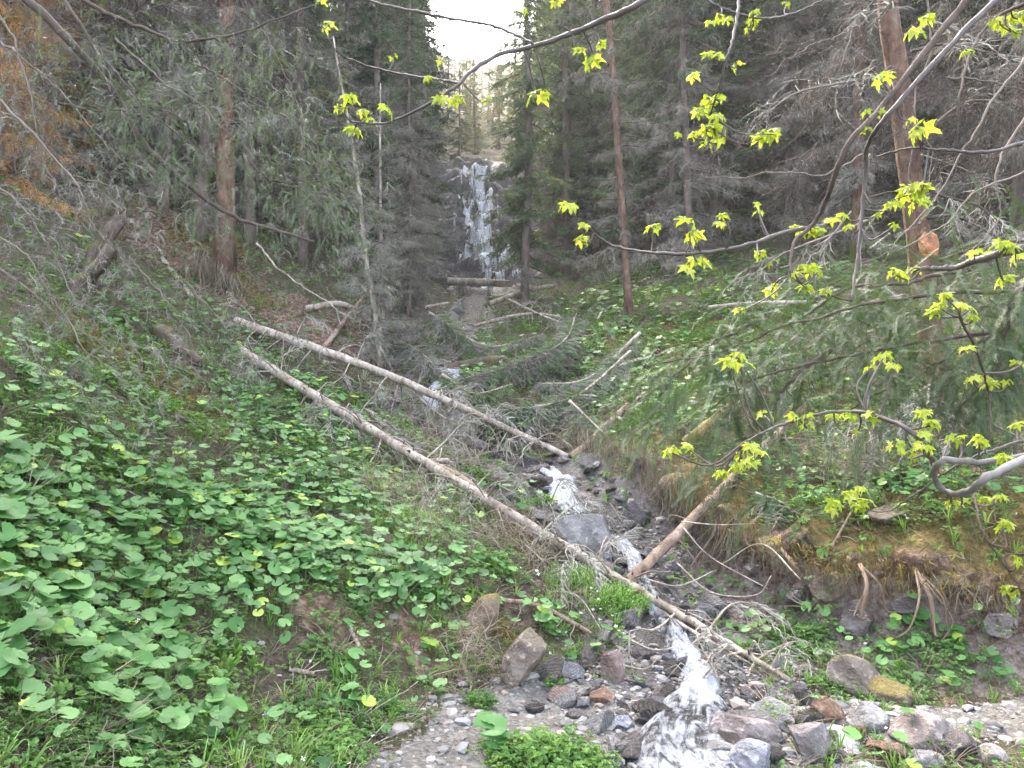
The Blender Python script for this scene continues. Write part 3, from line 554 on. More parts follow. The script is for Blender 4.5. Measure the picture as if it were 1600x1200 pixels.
g.inst((V0, F0), np.stack([x, y, height(x, y)+s*.2], -1), Rm, r.random(n))
mg, tg, pg, og = newmat('gravel_stones'); at = N(tg, 'ShaderNodeAttribute', attribute_name='tint')
L(tg, ramp(tg, at.outputs['Fac'], [(0, (.07, .065, .065)), (.4, (.14, .132, .125)), (.6, (.18, .175, .18)), (.8, (.19, .15, .125)), (1, (.27, .26, .25))]), pg.inputs['Base Color']); pg.inputs['Roughness'].default_value = .75
tag(g.build('gravel', mg), kind='stuff')

# ------------------------------------------------------------------ spruce trees
def spray_tpl(seed, n=9, ln=.5, wd=.022, flat=.25):
    """a green twig: axis along +y with side twigs, each a narrow jagged blade"""
    r = np.random.default_rng(seed); V = []; F = []
    def blade(a, d, l, w, up):
        s_ = norm(np.cross(d, up)); m = a+d*l*.45; e = a+d*l; b = len(V)
        V.extend([a-s_*w*.35, a+s_*w*.35, m+s_*w, m-s_*w, e]); F.extend([(b, b+1, b+2), (b, b+2, b+3), (b+3, b+2, b+4)])
    ax = np.array([0, 1., 0]); pos = np.zeros(3); dr = ax.copy()
    for i in range(n):
        t = i/n; nd = norm(dr+r.normal(size=3)*.10+np.array([0, 0, -.05])); st = ln/n; blade(pos, nd, st*1.25, wd*.8, r.normal(size=3)); 
        for sgn in (-1, 1):
            if r.random() < .12: continue
            d = norm(nd*.75+np.array([sgn*1., 0, 0])+r.normal(size=3)*flat+np.array([0, 0, -.25])); blade(pos, d, ln*(.42*(1-t)+.12)*r.uniform(.6, 1.2), wd*r.uniform(.6, 1.1), norm(np.array([0, 0, 1])+r.normal(size=3)*.8))
        pos = pos+nd*st; dr = nd
    return np.array(V), np.array(F)
def dead_tpl(seed, n=18, ln=.55, wd=.0075):
    r = np.random.default_rng(seed); V = []; F = []
    def bl(a, d, l, w):
        s_ = norm(np.cross(d, r.normal(size=3))); b = len(V); m = a+d*l*.55+r.normal(size=3)*l*.07; e = m+norm(d+r.normal(size=3)*.35+np.array([0, 0, -.3]))*l*.5
        V.extend([a-s_*w, a+s_*w, m+s_*w*.7, m-s_*w*.7, e]); F.extend([(b, b+1, b+2), (b, b+2, b+3), (b+3, b+2, b+4)])
    pos = np.zeros(3); dr = np.array([0, 1., 0])
    for i in range(n):
        nd = norm(dr+r.normal(size=3)*.16+np.array([0, 0, -.07])); st = ln/n; bl(pos, nd, st*1.4, wd*1.2)
        bl(pos, norm(nd*.7+np.array([r.choice([-1, 1])*.9, 0, 0])+r.normal(size=3)*.4+np.array([0, 0, -.35])), ln*(.5*(1-i/n)+.12)*r.uniform(.4, 1.2), wd*.7)
        pos = pos+nd*st; dr = nd
    return np.array(V), np.array(F)
SPR = [spray_tpl(i) for i in range(4)]; SPRF = [spray_tpl(10+i, 12, .5, .015, .35) for i in range(4)]; DED = [dead_tpl(i) for i in range(5)]
def spruce(seed, H, r0, Lmax, dead_to, nb, green=1., step=.13, lean=0, gstart=.05, deadstep=.16, cut=0.04):
    r = np.random.default_rng(seed); zz = np.linspace(0, 1, 14)
    tp = np.stack([lean*zz**1.3*H+.06*fb2(zz*3, zz*0, 1, 2, seed), .06*fb2(zz*3, zz*0+5, 1, 2, seed), zz*H-.3], -1)
    tr = r0*(1-zz)**.8+.012; tr[0] *= 1.35; V, F = tube(tp, tr, 9)
    br = Acc(); gp = [[] for _ in SPR]; dp = [[] for _ in DED]
    for b in range(nb):
        z = cut+(.985-cut)*((b+r.random())/nb)**.9; hz = z*H; az = r.uniform(0, 2*PI); Lb = Lmax*((1-z)**.75)*r.uniform(.65, 1.12)+.25
        isdead = z < dead_to*r.uniform(.75, 1.25)
        if isdead: Lb *= r.uniform(.35, .95)
        base = np.array([np.interp(z, zz, tp[:, 0]), np.interp(z, zz, tp[:, 1]), hz-.3]); o = np.array([math.cos(az), math.sin(az), 0])
        sl = r.uniform(-.1, .15) if z > .6 else r.uniform(-.45, -.05); t = np.linspace(0, 1, 7)
        pth = base+o*(t*Lb)[:, None]+np.array([0, 0, 1.])*((sl*t-.30*t**2+.27*t**3.5)*Lb)[:, None]+np.cumsum(r.normal(size=(7, 3)), 0)*.012*Lb
        br.add(*tube(pth, (.006+.010*Lb/3+.012*(r0/.15))*(1-t*.85), 4, False), r.random())
        m = max(3, int(Lb*(1 if isdead else .9)/(deadstep if isdead else step))); tt = r.uniform(.02, 1, m)
        pp = np.stack([np.interp(tt, t, pth[:, i]) for i in range(3)], -1)
        side = np.array([-o[1], o[0], 0])
        for j in range(m):
            for sg in (-1, 1, 0):
                sc = (.35+.9*(1-tt[j]))*(Lb/3)**.5*r.uniform(.7, 1.2)
                if sg == 0: d = np.array([0, 0, -1.])+o*.3; sc *= .8
                else: d = o*.75+side*sg*r.uniform(.5, 1.1)+np.array([0, 0, -.3])
                d = d+r.normal(size=3)*.15
                (dp[r.integers(5)] if (isdead or r.random() > green) else gp[r.integers(4)]).append((pp[j], d, sc, r.normal()*.5))
    def fill(lst, tpls, a):
        for q, tp_ in zip(lst, tpls):
            if q:
                pos = np.array([x[0] for x in q]); d = np.array([x[1] for x in q]); sc = np.array([x[2] for x in q]); ro = np.array([x[3] for x in q])
                Mx = frames(d, np.tile([0, 0, 1.], (len(q), 1)), ro)*sc[:, None, None]; hz = pos[:, 2]/H
                a.inst(tp_, pos, Mx, np.clip(.25+.35*r.random(len(q))+.3*vnoise(pos*1.1, seed), 0, 1))
    ga = Acc(); da = Acc(); fill(gp, SPR, ga); fill(dp, DED, da)
    return (V, F), br, ga, da
SPK = {}
def spruce_kind(key, bark, *a, **k):
    tr, br, ga, da = spruce(*a, **k); d = {}
    d['trunk'] = mk('trunk', tr[0], tr[1], M[bark], None, True, link=False).data
    d['branches'] = br.build('branches', M['twigdark'], link=False).data
    if ga.n: d['crown'] = ga.build('crown', M['needle'], link=False).data
    if da.n: d['dead_twigs'] = da.build('dead_twigs', M['deadtwig'], link=False).data
    SPK[key] = d
spruce_kind('a', 'bark', 1, 17, .10, 2.7, .22, 190, .85, step=.12, cut=.01)
spruce_kind('b', 'bark', 2, 15, .085, 2.4, .42, 190, .7, step=.12, deadstep=.10, cut=.01)
spruce_kind('c', 'bark', 3, 19, .11, 3.0, .10, 200, .9, step=.12, cut=.01)
spruce_kind('d', 'bark_red', 4, 16, .115, 2.2, .5, 200, .6, deadstep=.10, cut=.05)
spruce_kind('e', 'bark', 5, 11, .08, 2.1, .06, 150, cut=.01)
spruce_kind('dead', 'bark_pale', 6, 13, .05, 2.1, .85, 190, .3, deadstep=.09, cut=.01)
spruce_kind('thin', 'bark_red', 7, 14, .062, 1.5, .62, 90, .6, cut=.1, deadstep=.12)
spruce_kind('pale', 'bark_pale', 9, 12, .042, 1.3, .9, 110, .3, cut=.08, deadstep=.1)
spruce_kind('raised', 'bark', 31, 16, .11, 2.0, .5, 150, .7, deadstep=.10, cut=.17)
spruce_kind('snag', 'bark_pale', 21, 7, .055, 1.0, .95, 90, .2, cut=.1, deadstep=.07)
spruce_kind('thinsnag', 'bark_pale', 22, 6, .036, 1.1, .9, 100, .3, cut=.05, deadstep=.06)
spruce_kind('rooted', 'bark_red', 32, 16, .13, 2.2, .5, 150, .6, deadstep=.10, cut=.16)
spruce_kind('far', 'bark', 8, 15, .13, 2.5, .03, 90, 1., .2, cut=.01)
spruce_kind('narrow', 'bark', 12, 15, .10, 1.5, .12, 190, .9, step=.10, cut=.03)
spruce_kind('hang', 'bark', 13, 13, .065, 1.7, .6, 230, .5, step=.10, deadstep=.065, cut=.02)
me_ = SPK['far']['crown'].copy(); me_.materials[0] = leafmat('backlight_tinted_needles', [(0, (.08, .09, .05)), (.5, (.15, .16, .09)), (1, (.26, .26, .15))], .6, .35, .2, .4); SPK['farlit'] = dict(SPK['far'], crown=me_)  # paler copy of the far crown, backlight put into its needle colour
SPK['goldlit'] = dict(SPK['hang']); m_ = leafmat('golden_backlight_tint', [(0, (.3, .15, .05)), (.5, (.52, .3, .11)), (1, (.7, .46, .2))], .8, .3, .1);  # warm backlight of the upper left painted into needle and twig colour
for k_ in ('dead_twigs', 'crown'): me_ = SPK['hang'][k_].copy(); me_.materials[0] = m_; SPK['goldlit'][k_] = me_
ntree = 0
def tree(kind, x, y, s=1, rz=None, label=None, group=None, tx=0, ty=0, name='spruce_tree', cat='tree', zoff=-.1):
    z = float(height(np.array([x]), np.array([y]))[0]); o = empty(name, (x, y, z+zoff)); o.scale = (s, s, s); o.rotation_euler = (tx, ty, rz if rz is not None else random.uniform(0, 6.28))
    tag(o, label, cat, group)
    for n, me in SPK[kind].items():
        c = bpy.data.objects.new(n, me); COL.objects.link(c); c.parent = o
    return o
def TG(px, py, dmax=1e9):
    q = G(px, py); return q[0], q[1]
placed = []
def T(px, py, kind, label, s=1, d=None, **k):
    q = P(px, py, d) if d else G(px, py); placed.append((q[0], q[1])); return tree(kind, q[0], q[1], s, label=label, **k)
# trees one can single out
T(345, 432, 'rooted', 'stout pinkish spruce with bare roots spilling down the left bank', 1.15, 13.2)
T(318, 400, 'raised', 'reddish spruce just behind the stout rooted spruce on the left bank', 1.0, 14.5)
T(385, 395, 'raised', 'slim spruce right of the stout rooted spruce on the left', .95, 16)
T(262, 335, 'snag', 'pale slender trunk beside the brown earth on the left', 1., 16)
T(600, 582, 'snag', 'thin pale leaning trunk above the narrow upper stream', .8, 12.1, ty=-.15, rz=0, name='bare_spruce')
T(604, 586, 'thinsnag', 'thin grey dead stem touching the pale leaning trunk', .8, 12.3, ty=-.03, rz=0, name='bare_spruce')
T(640, 575, 'hang', 'thin grey spruce hung with dead twigs beside the pale leaning trunk', .62, 13.6)
T(640, 540, 'hang', 'grey bushy spruce with dead skirts left of the upper stream', .8, 15.2)
T(590, 470, 'narrow', 'spruce with green tufts left of the waterfall, halfway up', 1.0, 19)
T(660, 450, 'narrow', 'dense dark spruce pressing against the left side of the waterfall', .95, 24)
T(630, 400, 'a', 'tall spruce on the slope above left of the waterfall', 1., 28)
T(822, 480, 'narrow', 'dense dark green spruce covering the right side of the waterfall', 1.05, 21)
T(885, 440, 'narrow', 'bushy green spruce right of the waterfall pool', 1.2, 23.5)
T(982, 490, 'thin', 'slender reddish trunk standing alone on the right slope', 1.05, 15, ty=-.07, rz=0, name='bare_spruce')
T(930, 400, 'c', 'broad green spruce above the mossy right slope', 1.0, 27)
T(1050, 405, 'a', 'dark spruce behind the slender reddish trunk', 1.0, 20)
T(1120, 380, 'c', 'large green spruce high on the right slope', 1.05, 20)
T(1230, 360, 'b', 'spruce with greyish purple trunk behind the maple leaves', 1.05, 19)
T(1345, 350, 'd', 'spruce with a thin grey trunk left of the big red trunk', 1.0, 15)
T(1530, 400, 'b', 'shaded spruce behind the big red trunk', 1.05, 14)
T(1600, 420, 'a', 'dark spruce at the right border behind the maple', 1., 13)
T(470, 440, 'raised', 'grey twiggy spruce above the eroded left bank', .95, 17.5)
T(540, 420, 'raised', 'spruce with drooping grey branches left of centre', .9, 20)
T(170, 320, 'b', 'brown twiggy spruce behind the leaning stump', 1., 17)
T(60, 290, 'goldlit', 'sparse spruce with the warm light painted in at the upper left', 1., 17)
T(20, 330, 'b', 'grey spruce at the left border', .9, 13)
T(-5, 280, 'goldlit', 'spruce with golden backlight painted into its needles at the left border', 1.0, 11.5)
T(110, 285, 'goldlit', 'twiggy spruce with backlight painted in as golden brown behind the corner limb', 1., 19)
# the forest behind: filler individuals
r = np.random.default_rng(11); tries = 0; cnt = 0
while tries < 12000 and cnt < 330:
    tries += 1; y = 9+56*r.random()**.8; x = r.uniform(-.95, .95)*y
    px, py, d = PX(np.array([x, y, float(height(np.array([x]), np.array([y]))[0])]))
    if d > 55 or px < -250 or px > 1850: continue
    if d < 36 and 640 < px < 840: continue
    if d < 36 and 600 < px < 930 and (d < 25 or abs(px-745) < 110): continue
    if 540 < px < 1000 and d < 21: continue
    if px > 980 and d < 17-.0*px and not (px > 1650 and d > 8): continue
    if px < 640 and px > 180 and d < 19: continue
    if px <= 300 and d < 11.5: continue
    md = 1.5+.02*d
    if any((x-a)**2+(y-b)**2 < md*md for a, b in placed): continue
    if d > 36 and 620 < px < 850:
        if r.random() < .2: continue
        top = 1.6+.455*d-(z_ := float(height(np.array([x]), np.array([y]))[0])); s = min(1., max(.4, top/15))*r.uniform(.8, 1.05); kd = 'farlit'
    else: s = r.uniform(.8, 1.2); kd = r.choice(['a', 'b', 'c', 'b', 'e', 'hang', 'hang', 'b']) if d < 38 else r.choice(['a', 'far', 'c', 'far'])
    placed.append((x, y)); cnt += 1
    if d > 36 and 560 < px < 900: lb, gr = 'hazy spruce high in the gap above the waterfall', 'hazy spruces above the waterfall'
    elif x < -1: lb, gr = 'spruce in the dense forest on the left side', 'spruces of the left forest'
    else: lb, gr = 'spruce in the dense forest on the right side', 'spruces of the right forest'
    tree(kd, x, y, s, label=lb, group=gr, tx=r.normal()*.02, ty=r.normal()*.03)
for k_ in range(900):
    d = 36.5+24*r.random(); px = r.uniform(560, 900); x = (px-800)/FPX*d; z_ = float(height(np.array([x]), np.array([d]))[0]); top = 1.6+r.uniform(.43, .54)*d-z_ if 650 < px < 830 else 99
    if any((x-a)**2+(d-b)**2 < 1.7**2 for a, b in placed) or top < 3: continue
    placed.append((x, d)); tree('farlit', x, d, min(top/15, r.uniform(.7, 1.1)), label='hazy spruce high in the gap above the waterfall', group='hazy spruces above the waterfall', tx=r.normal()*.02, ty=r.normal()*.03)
print('trees', cnt, tries)

# ------------------------------------------------------------------ big red trunk on the right
def bigtrunk():
    D = 6.5; pts = np.array([P(a, b, D) for a, b in [(1502, 752), (1495, 712), (1474, 620), (1450, 500), (1436, 378), (1418, 236), (1401, 100), (1388, 20), (1378, -150), (1365, -500), (1350, -1200)]])
    path = smoothpath(pts, 90); t = np.linspace(0, 1, 90); rad = np.interp(t, [0, .04, .1, .25, .6, 1], [.17, .125, .105, .095, .085, .06])
    V, F = tube(path, rad, 48, False); c = np.repeat(path, 48, 0); d = V-c; a = np.arctan2(d[:, 1], d[:, 0])
    base = np.exp(-(V[:, 2]-path[0, 2])/.35); fl = 1+base*.2*np.cos(a*5+1)+.05*fbm(np.stack([np.cos(a)*3, np.sin(a)*3, V[:, 2]*2.2], -1), 4, 3)+.05*np.abs(fbm(np.stack([np.cos(a)*9, np.sin(a)*9, V[:, 2]*6], -1), 2, 6))
    V = c+d*fl[:, None]; e = empty('spruce_tree', path[0]); tag(e, 'big reddish spruce trunk with a scar, leaning on the right bank', 'tree')
    o0 = path[0]
    mk('trunk', V-o0, F, M['bark_red'], e, True)
    r = np.random.default_rng(3)
    # scar
    q = P(1442, 386, 6.5)-np.array([0, .095, 0]); Vs, Fs = ICO3; W = Vs*np.array([.085, .022, .10])*(1+.3*fbm(Vs*2.5, 4, 4))[:, None]
    ms, ts_, ps, os_ = newmat('fresh_scar'); L(ts_, ramp(ts_, noise(ts_, geopos(ts_), 14, 4), [(.35, (.2, .07, .03)), (.55, (.5, .2, .09)), (.7, (.6, .35, .2))]), ps.inputs['Base Color'])
    mk('scar', W+q-o0, Fs, ms, e, True)
    # roots
    for i, (px, py, l) in enumerate([(1440, 775, .6), (1560, 775, .6), (1400, 755, .9), (1520, 800, .4)]):
        en = G(px, py, .03); pp = smoothpath([path[2]*.6+en*.4*1+np.array([0, 0, .0]) if 0 else path[3], (path[0]+en)/2+np.array([0, 0, .12]), en-np.array([0, 0, .05])], 14)
        v, f = tube(pp, np.linspace(.06, .015, 14), 8); mk('root', v-o0, f, M['bark_red'], e, True)
    # dead branches
    dt = Acc()
    for i in range(26):
        tt = r.uniform(.12, .75); b = path[int(tt*89)]; az = r.uniform(PI*.75, PI*2.25); o = np.array([math.cos(az), math.sin(az)*.6, r.uniform(-.35, .25)]); l = r.uniform(.5, 1.7)
        pp = smoothpath([b+o*.15, b+o*l*.4+r.normal(size=3)*.06, b+o*l*.8+np.array([0, 0, -.12*l]), b+o*l+np.array([0, 0, -.25*l])], 12)
        v, f = tube(pp, np.linspace(.016, .004, 12), 5); 
        if i < 14: mk('dead_branch', v-o0, f, M['bark'] if i % 2 else M['twigdark'], e, True)
        else: dt.add(v-o0, f)
        n = int(l*10); ti = r.integers(3, 12, n); dd = norm(o)+r.normal(size=(n, 3))*.5+np.array([0, 0, -.5]); dt.inst(DED[i % 5], pp[ti]-o0, frames(dd, np.tile([0, 0, 1.], (n, 1)))*r.uniform(.5, 1., n)[:, None, None], r.random(n))
    dt.build('dead_twigs', M['deadtwig'], e)
bigtrunk(); placed.append((3.5, 6.3))

# ------------------------------------------------------------------ logs and deadwood
def ax0_(p): return norm(p[-1]-p[0])[None]
def log(name, pts, r0, r1, mat, label, nbr=20, brl=.5, twig=0, seed=0, group=None, cat='log', up=(0, 0, -1), rough=.06, bmat='bark_pale', green=0, n=60, curl=.35):
    """fallen trunk; pts in world; short broken branches as children"""
    r = np.random.default_rng(seed+77); path = smoothpath(pts, n); L_ = np.linalg.norm(np.diff(path, axis=0), axis=1).sum()
    path[1:-1] += r.normal(size=(n-2, 3))*.0012*L_*.3; t = np.linspace(0, 1, n); rad = r0+(r1-r0)*t
    V, F = tube(path, rad, 14); c = np.vstack([np.repeat(path, 14, 0), path[0], path[-1]]); V = c+(V-c)*(1+rough*2*fbm(V*np.array([9, 9, 9]), 3, seed))[:, None]
    if name == 'stump': V = V+ax0_(path)*(np.maximum(0, fbm(V*14, 2, seed))*.35)[:, None]*(np.linalg.norm(V-path[-1], axis=1) < r1*1.6)[:, None]
    e = empty(name, path[0]); tag(e, label, cat, group); o0 = path[0]
    mk('trunk', V-o0, F, M[mat], e, True); ax = norm(path[-1]-path[0]); dt = Acc(); gt = Acc(); stub = Acc()
    for i in range(nbr):
        tt = r.uniform(.05, .97); k = int(tt*(n-1)); b = path[k]; d = norm(r.normal(size=3)*np.array([1, 1, .8])+ax*.3+np.array(up)*.35); d = norm(d-ax*np.dot(d, ax)*.7); l = brl*r.uniform(.25, 1.2)
        pp = smoothpath([b, b+d*l*.4, b+d*l*.75+np.array([0, 0, -curl*.35*l])+r.normal(size=3)*.05*l, b+d*l*.9+ax*.15*l+np.array([0, 0, -curl*l])], 9)
        v, f = tube(pp, np.linspace(min(.009, r0*.2), .002, 9), 5, False); mk('dead_branch', v-o0, f, M[bmat], e, True)
        if twig:
            m = max(2, int(l*twig)); ti = r.integers(2, 9, m); dd = d+ax*.4+r.normal(size=(m, 3))*.45+np.array([0, 0, -.5])
            dt.inst(DED[i % 5], pp[ti]-o0, frames(dd, np.tile([0, 0, 1.], (m, 1)))*(r.uniform(.4, .9, m)*min(1, l/.6))[:, None, None], r.random(m)*.5+.4)
    # knots / broken stubs on the bark
    for i in range(int(L_*9)):
        k = r.integers(1, n-1); d = norm(np.cross(ax, r.normal(size=3))); v, f = tube(np.array([path[k]+d*rad[k]*.7, path[k]+d*(rad[k]+.03*r.uniform(.4, 1.6))]), [.008, .004], 5); stub.add(v-o0, f)
    stub.build('knots', M['twigdark'], e)
    if dt.n: dt.build('dead_twigs', M['deadtwig'], e)
    return e, path
Gl = lambda px, py, up=0.: G(px, py)+np.array([0, 0, up])
log('fallen_log', [G(368, 502), (G(368, 502)+G(888, 718))/2+np.array([0, 0, .12]), Gl(888, 718, .03)], .068, .036, 'bark_pale', 'upper long pale fallen trunk running down to the stream', 60, .8, 6, 1)
A0 = G(372, 552); A1 = P(980, 912, 5.75); A2 = Gl(1235, 1072, .03)
log('fallen_log', [A0+np.array([0, 0, .05]), A0*.5+A1*.5+np.array([0, 0, .02]), A1, A2], .064, .016, 'bark_pale', 'lower long pale fallen trunk reaching across to the pool', 95, .8, 7, 2)
log('fallen_log', [P(648, 716, 7.7), P(720, 748, 7.2), P(800, 812, 6.6), P(900, 873, 6.2), P(1005, 945, 5.7)], .045, .026, 'bark_pink', 'short brownish trunk wedged under the lower long fallen trunk', 16, .5, 2, 3)
log('leaning_log', [P(972, 920, 5.8), P(1045, 848, 6.2), P(1142, 750, 6.9), P(1262, 632, 7.9)], .047, .036, 'bark_pink', 'pink barked pole leaning from the stream up to the right bank', 14, .7, 0, 4, bmat='bark_pink', curl=.2)
log('leaning_log', [Gl(893, 718, .02), P(935, 678, 9.2), P(982, 632, 9.4)], .05, .035, 'bark_pink', 'short reddish pole leaning at the upper log tip', 6, .3, 0, 5)
log('mossy_log', [Gl(1072, 700, .05), P(1100, 668, 8.0), P(1148, 628, 8.3)], .06, .04, 'bark_moss', 'moss covered bent branch rising from the right bank edge', 5, .3, 0, 6, bmat='bark_moss')
log('stump', [P(120, 500, 9.2)-np.array([0, 0, .25]), P(150, 400, 9.4), P(192, 338, 9.6)], .115, .07, 'bark_dark', 'broken dark leaning stump on the left slope, the taller one', 8, .4, 0, 7, cat='stump', bmat='twigdark', rough=.14)
log('stump', [P(85, 505, 8.4)-np.array([0, 0, .2]), P(120, 455, 8.5), P(172, 398, 8.6)], .11, .075, 'bark_dark', 'broken mossy leaning stump in front of the taller stump', 5, .3, 0, 8, cat='stump', bmat='twigdark', rough=.14)
log('rotten_log', [Gl(250, 520, .03), Gl(312, 575, .03)], .1, .07, 'bark_dark', 'rotten mossy log chunk lying on the left slope', 3, .2, 0, 9, bmat='twigdark', rough=.16)
log('rotten_log', [Gl(170, 590, .03), Gl(205, 625, .03)], .045, .03, 'bark_pink', 'small pinkish wood piece on the left slope', 0, .2, 0, 10)
log('dead_branch', [Gl(505, 572, .05), P(600, 580, 12.2), Gl(708, 598, .12)], .04, .025, 'bark_pale', 'pale pole bridging the upper stream by the thin trunks', 10, .5, 3, 11, cat='branch')
log('fallen_log', [Gl(478, 492, .1), Gl(540, 505, .3), Gl(600, 528, .1)], .06, .04, 'bark_pale', 'grey pole behind the thin leaning trunks', 10, .5, 4, 12)
log('fallen_log', [Gl(530, 515, .03), Gl(600, 580, .03)], .09, .06, 'bark_dark', 'dark reddish log sliding down the eroded left bank', 4, .3, 0, 13)
log('leaning_log', [Gl(505, 545, 0), P(575, 455, 14)], .045, .03, 'bark_pink', 'orange brown pole leaning on the thin pale trunk', 3, .3, 0, 14)
log('fallen_log', [Gl(700, 452, .25), Gl(800, 458, .3)], .13, .11, 'bark_pale', 'pale log lying across the foot of the waterfall', 10, .6, 3, 15)
log('fallen_log', [Gl(765, 490, .25), Gl(820, 478, .4), Gl(878, 458, .25)], .07, .05, 'bark_pale', 'pale curved pole in front of the waterfall pool', 12, .6, 4, 16)
log('dead_branch', [Gl(740, 527, .25), Gl(830, 515, .35), Gl(930, 510, .05)], .04, .025, 'bark_pale', 'bare pale pole across the middle gully', 22, .8, 5, 17, cat='branch')
log('dead_branch', [Gl(795, 500, .5), Gl(850, 520, .35), Gl(915, 522, .05)], .035, .02, 'bark_pale', 'second bare pole crossing the pale pole in the middle gully', 18, .7, 5, 18, cat='branch')
log('fallen_log', [Gl(690, 585, .05), Gl(778, 566, .05)], .12, .08, 'bark_dark', 'dark rotten log above the upper cascade', 8, .4, 3, 19)
log('dead_branch', [Gl(1108, 503, .25), Gl(1180, 503, .3), Gl(1260, 497, .25)], .03, .03, 'bark_pale', 'pale straight stick lying on the right slope under the fir', 3, .2, 0, 20, cat='branch')
log('fallen_log', [Gl(640, 508, .3), Gl(700, 500, .4)], .05, .04, 'bark_pale', 'pale stick among the grey twigs left of the upper stream', 6, .4, 4, 21)
log('fallen_log', [Gl(850, 410, .2), Gl(905, 392, .4)], .09, .07, 'bark_dark', 'dark log lying on the slope right of the waterfall', 10, .8, 5, 22)
log('dead_branch', [G(205, 345), Gl(262, 420, .05), Gl(300, 470, .05)], .045, .03, 'bark_pale', 'pale dead pole lying on the brown earth at left', 6, .4, 0, 23, cat='branch')
log('dead_branch', [Gl(1300, 868, .06), P(1330, 800, 5.9)], .012, .006, 'bark_pink', 'thin forked twig sticking out of the mossy shelf', 3, .2, 0, 24, cat='branch')
log('dead_branch', [Gl(760, 950, .05), Gl(840, 960, .06), P(925, 990, 5.1)], .018, .012, 'bark_pink', 'brown stick lying below the lower trunk near the grass', 4, .3, 0, 25, cat='branch')
log('dead_branch', [Gl(545, 985, .03), Gl(562, 1020, .03)], .012, .01, 'bark_pale', 'short pale stick on the bare patch of the left slope', 0, .2, 0, 26, cat='branch')
log('dead_branch', [Gl(452, 1055, .03), Gl(490, 1062, .03)], .012, .009, 'bark_pale', 'pale twig lying on bare earth at the lower left', 2, .1, 0, 27, cat='branch')
log('driftwood', [P(650, 708, 8.6), P(720, 722, 8.4)], .05, .03, 'bark_dark', 'dark driftwood in the brush beside the upper logs', 5, .3, 2, 28)
log('driftwood', [P(660, 722, 8.3), P(700, 720, 8.1)], .04, .03, 'bark_pale', 'grey split driftwood below the dark piece', 2, .3, 2, 29)

# fallen spruce boughs with curtains of hanging twigs
def bough(pts, r0, label, dens, ln, green, seed, name='fallen_bough', cat='branch', group=None, hang=1., mat='bark_pale', tw=.7, n=50, wd=1., gtpl=None, gm='needle', spread=.35):
    r = np.random.default_rng(seed+500); path = smoothpath(pts, n); t = np.linspace(0, 1, n); L_ = np.linalg.norm(np.diff(path, axis=0), axis=1).sum()
    e = empty(name, path[0]); tag(e, label, cat, group); o0 = path[0]; v, f = tube(path, r0*(1-.8*t), 8); mk('stem', v-o0, f, M[mat], e, True)
    m = int(L_*dens); ti = r.uniform(.05, 1, m)*(n-1); k = ti.astype(int); ax = norm(np.gradient(path, axis=0))[k]
    side = norm(np.cross(ax, [0, 0, 1.]))*r.choice([-1, 1], m)[:, None]
    d = side*r.uniform(0, 1, m)[:, None]*spread*2+ax*.35+np.array([0, 0, -hang])*r.uniform(.6, 1.2, m)[:, None]+r.normal(size=(m, 3))*.18
    isg = r.random(m) < green; sc = ln/.5*r.uniform(.45, 1.15, m)*(1-.5*(ti/(n-1))**3)
    ga, da = Acc(), Acc()
    for i, (tp_, acc_, sel) in enumerate([(x, ga, isg) for x in (gtpl or SPRF)]+[(x, da, ~isg) for x in DED]):
        nt_ = len(gtpl or SPRF) if acc_ is ga else 5; idx = np.where(sel & (np.arange(m) % nt_ == i % nt_))[0] if acc_ is ga else np.where(sel & (np.arange(m) % 5 == (i-len(gtpl or SPRF)) % 5))[0]
        if len(idx): acc_.inst(tp_, path[k[idx]]-o0, frames(d[idx], np.tile([0, 0, 1.], (len(idx), 1)), r.normal(size=len(idx))*.6)*sc[idx, None, None]*np.array([wd, 1, wd]), np.clip(.3+r.random(len(idx))*.5, 0, 1))
    if ga.n: ga.build('needles', M[gm], e)
    if da.n: da.build('dead_twigs', M['deadtwig'], e)
    return e, path
bough([Gl(985, 585, .35), P(900, 618, 10.4), P(795, 640, 10.2), P(735, 640, 10.6)], .022, 'drooping fallen spruce top, the nearer of two arching over the gully', 230, .5, .4, 1)
bough([Gl(900, 520, .4), P(880, 533, 12.8), P(800, 570, 12.4), P(690, 600, 11.9)], .02, 'drooping fallen spruce top, the farther of two arching over the gully', 230, .5, .3, 2)
bough([Gl(1000, 560, .4), P(920, 590, 11.6), P(840, 600, 11.6)], .03, 'twiggy bough lying between the two fallen spruce tops', 150, .4, .3, 3)
bough([Gl(690, 640, .5), P(740, 615, 11.4), P(800, 600, 11.8)], .03, 'dark green bough hanging over the upper cascade', 60, .4, .8, 4)
bough([Gl(670, 560, .8), P(760, 540, 14), Gl(850, 548, .3)], .03, 'grey brush of twigs lying in the middle gully', 140, .5, .25, 5)
bough([P(560, 520, 13.5), P(640, 540, 12.5), P(700, 590, 12)], .03, 'curtain of grey dead twigs left of the upper cascade', 130, .6, .1, 6)
bough([P(1000, 935, 5.7), P(1080, 985, 5.2), P(1160, 1030, 4.9), P(1238, 1074, 4.62)], .016, 'twiggy crown of the lower trunk dipping towards the pool', 70, .2, 0, 7, spread=.3, hang=.8)
bough([P(1180, 770, 6.5), P(1230, 790, 6.3), P(1275, 830, 6.1)], .014, 'olive green spruce bough draped over the right bank edge', 200, .3, .9, 8)
bough([Gl(600, 700, .3), P(650, 690, 9), P(720, 700, 8.9)], .02, 'grey dead brush between the two long fallen trunks', 110, .35, 0, 9)
bough([Gl(640, 640, .3), P(690, 650, 10), P(740, 665, 9.6)], .02, 'tangle of dead twigs beside the upper cascade', 120, .4, .1, 10)
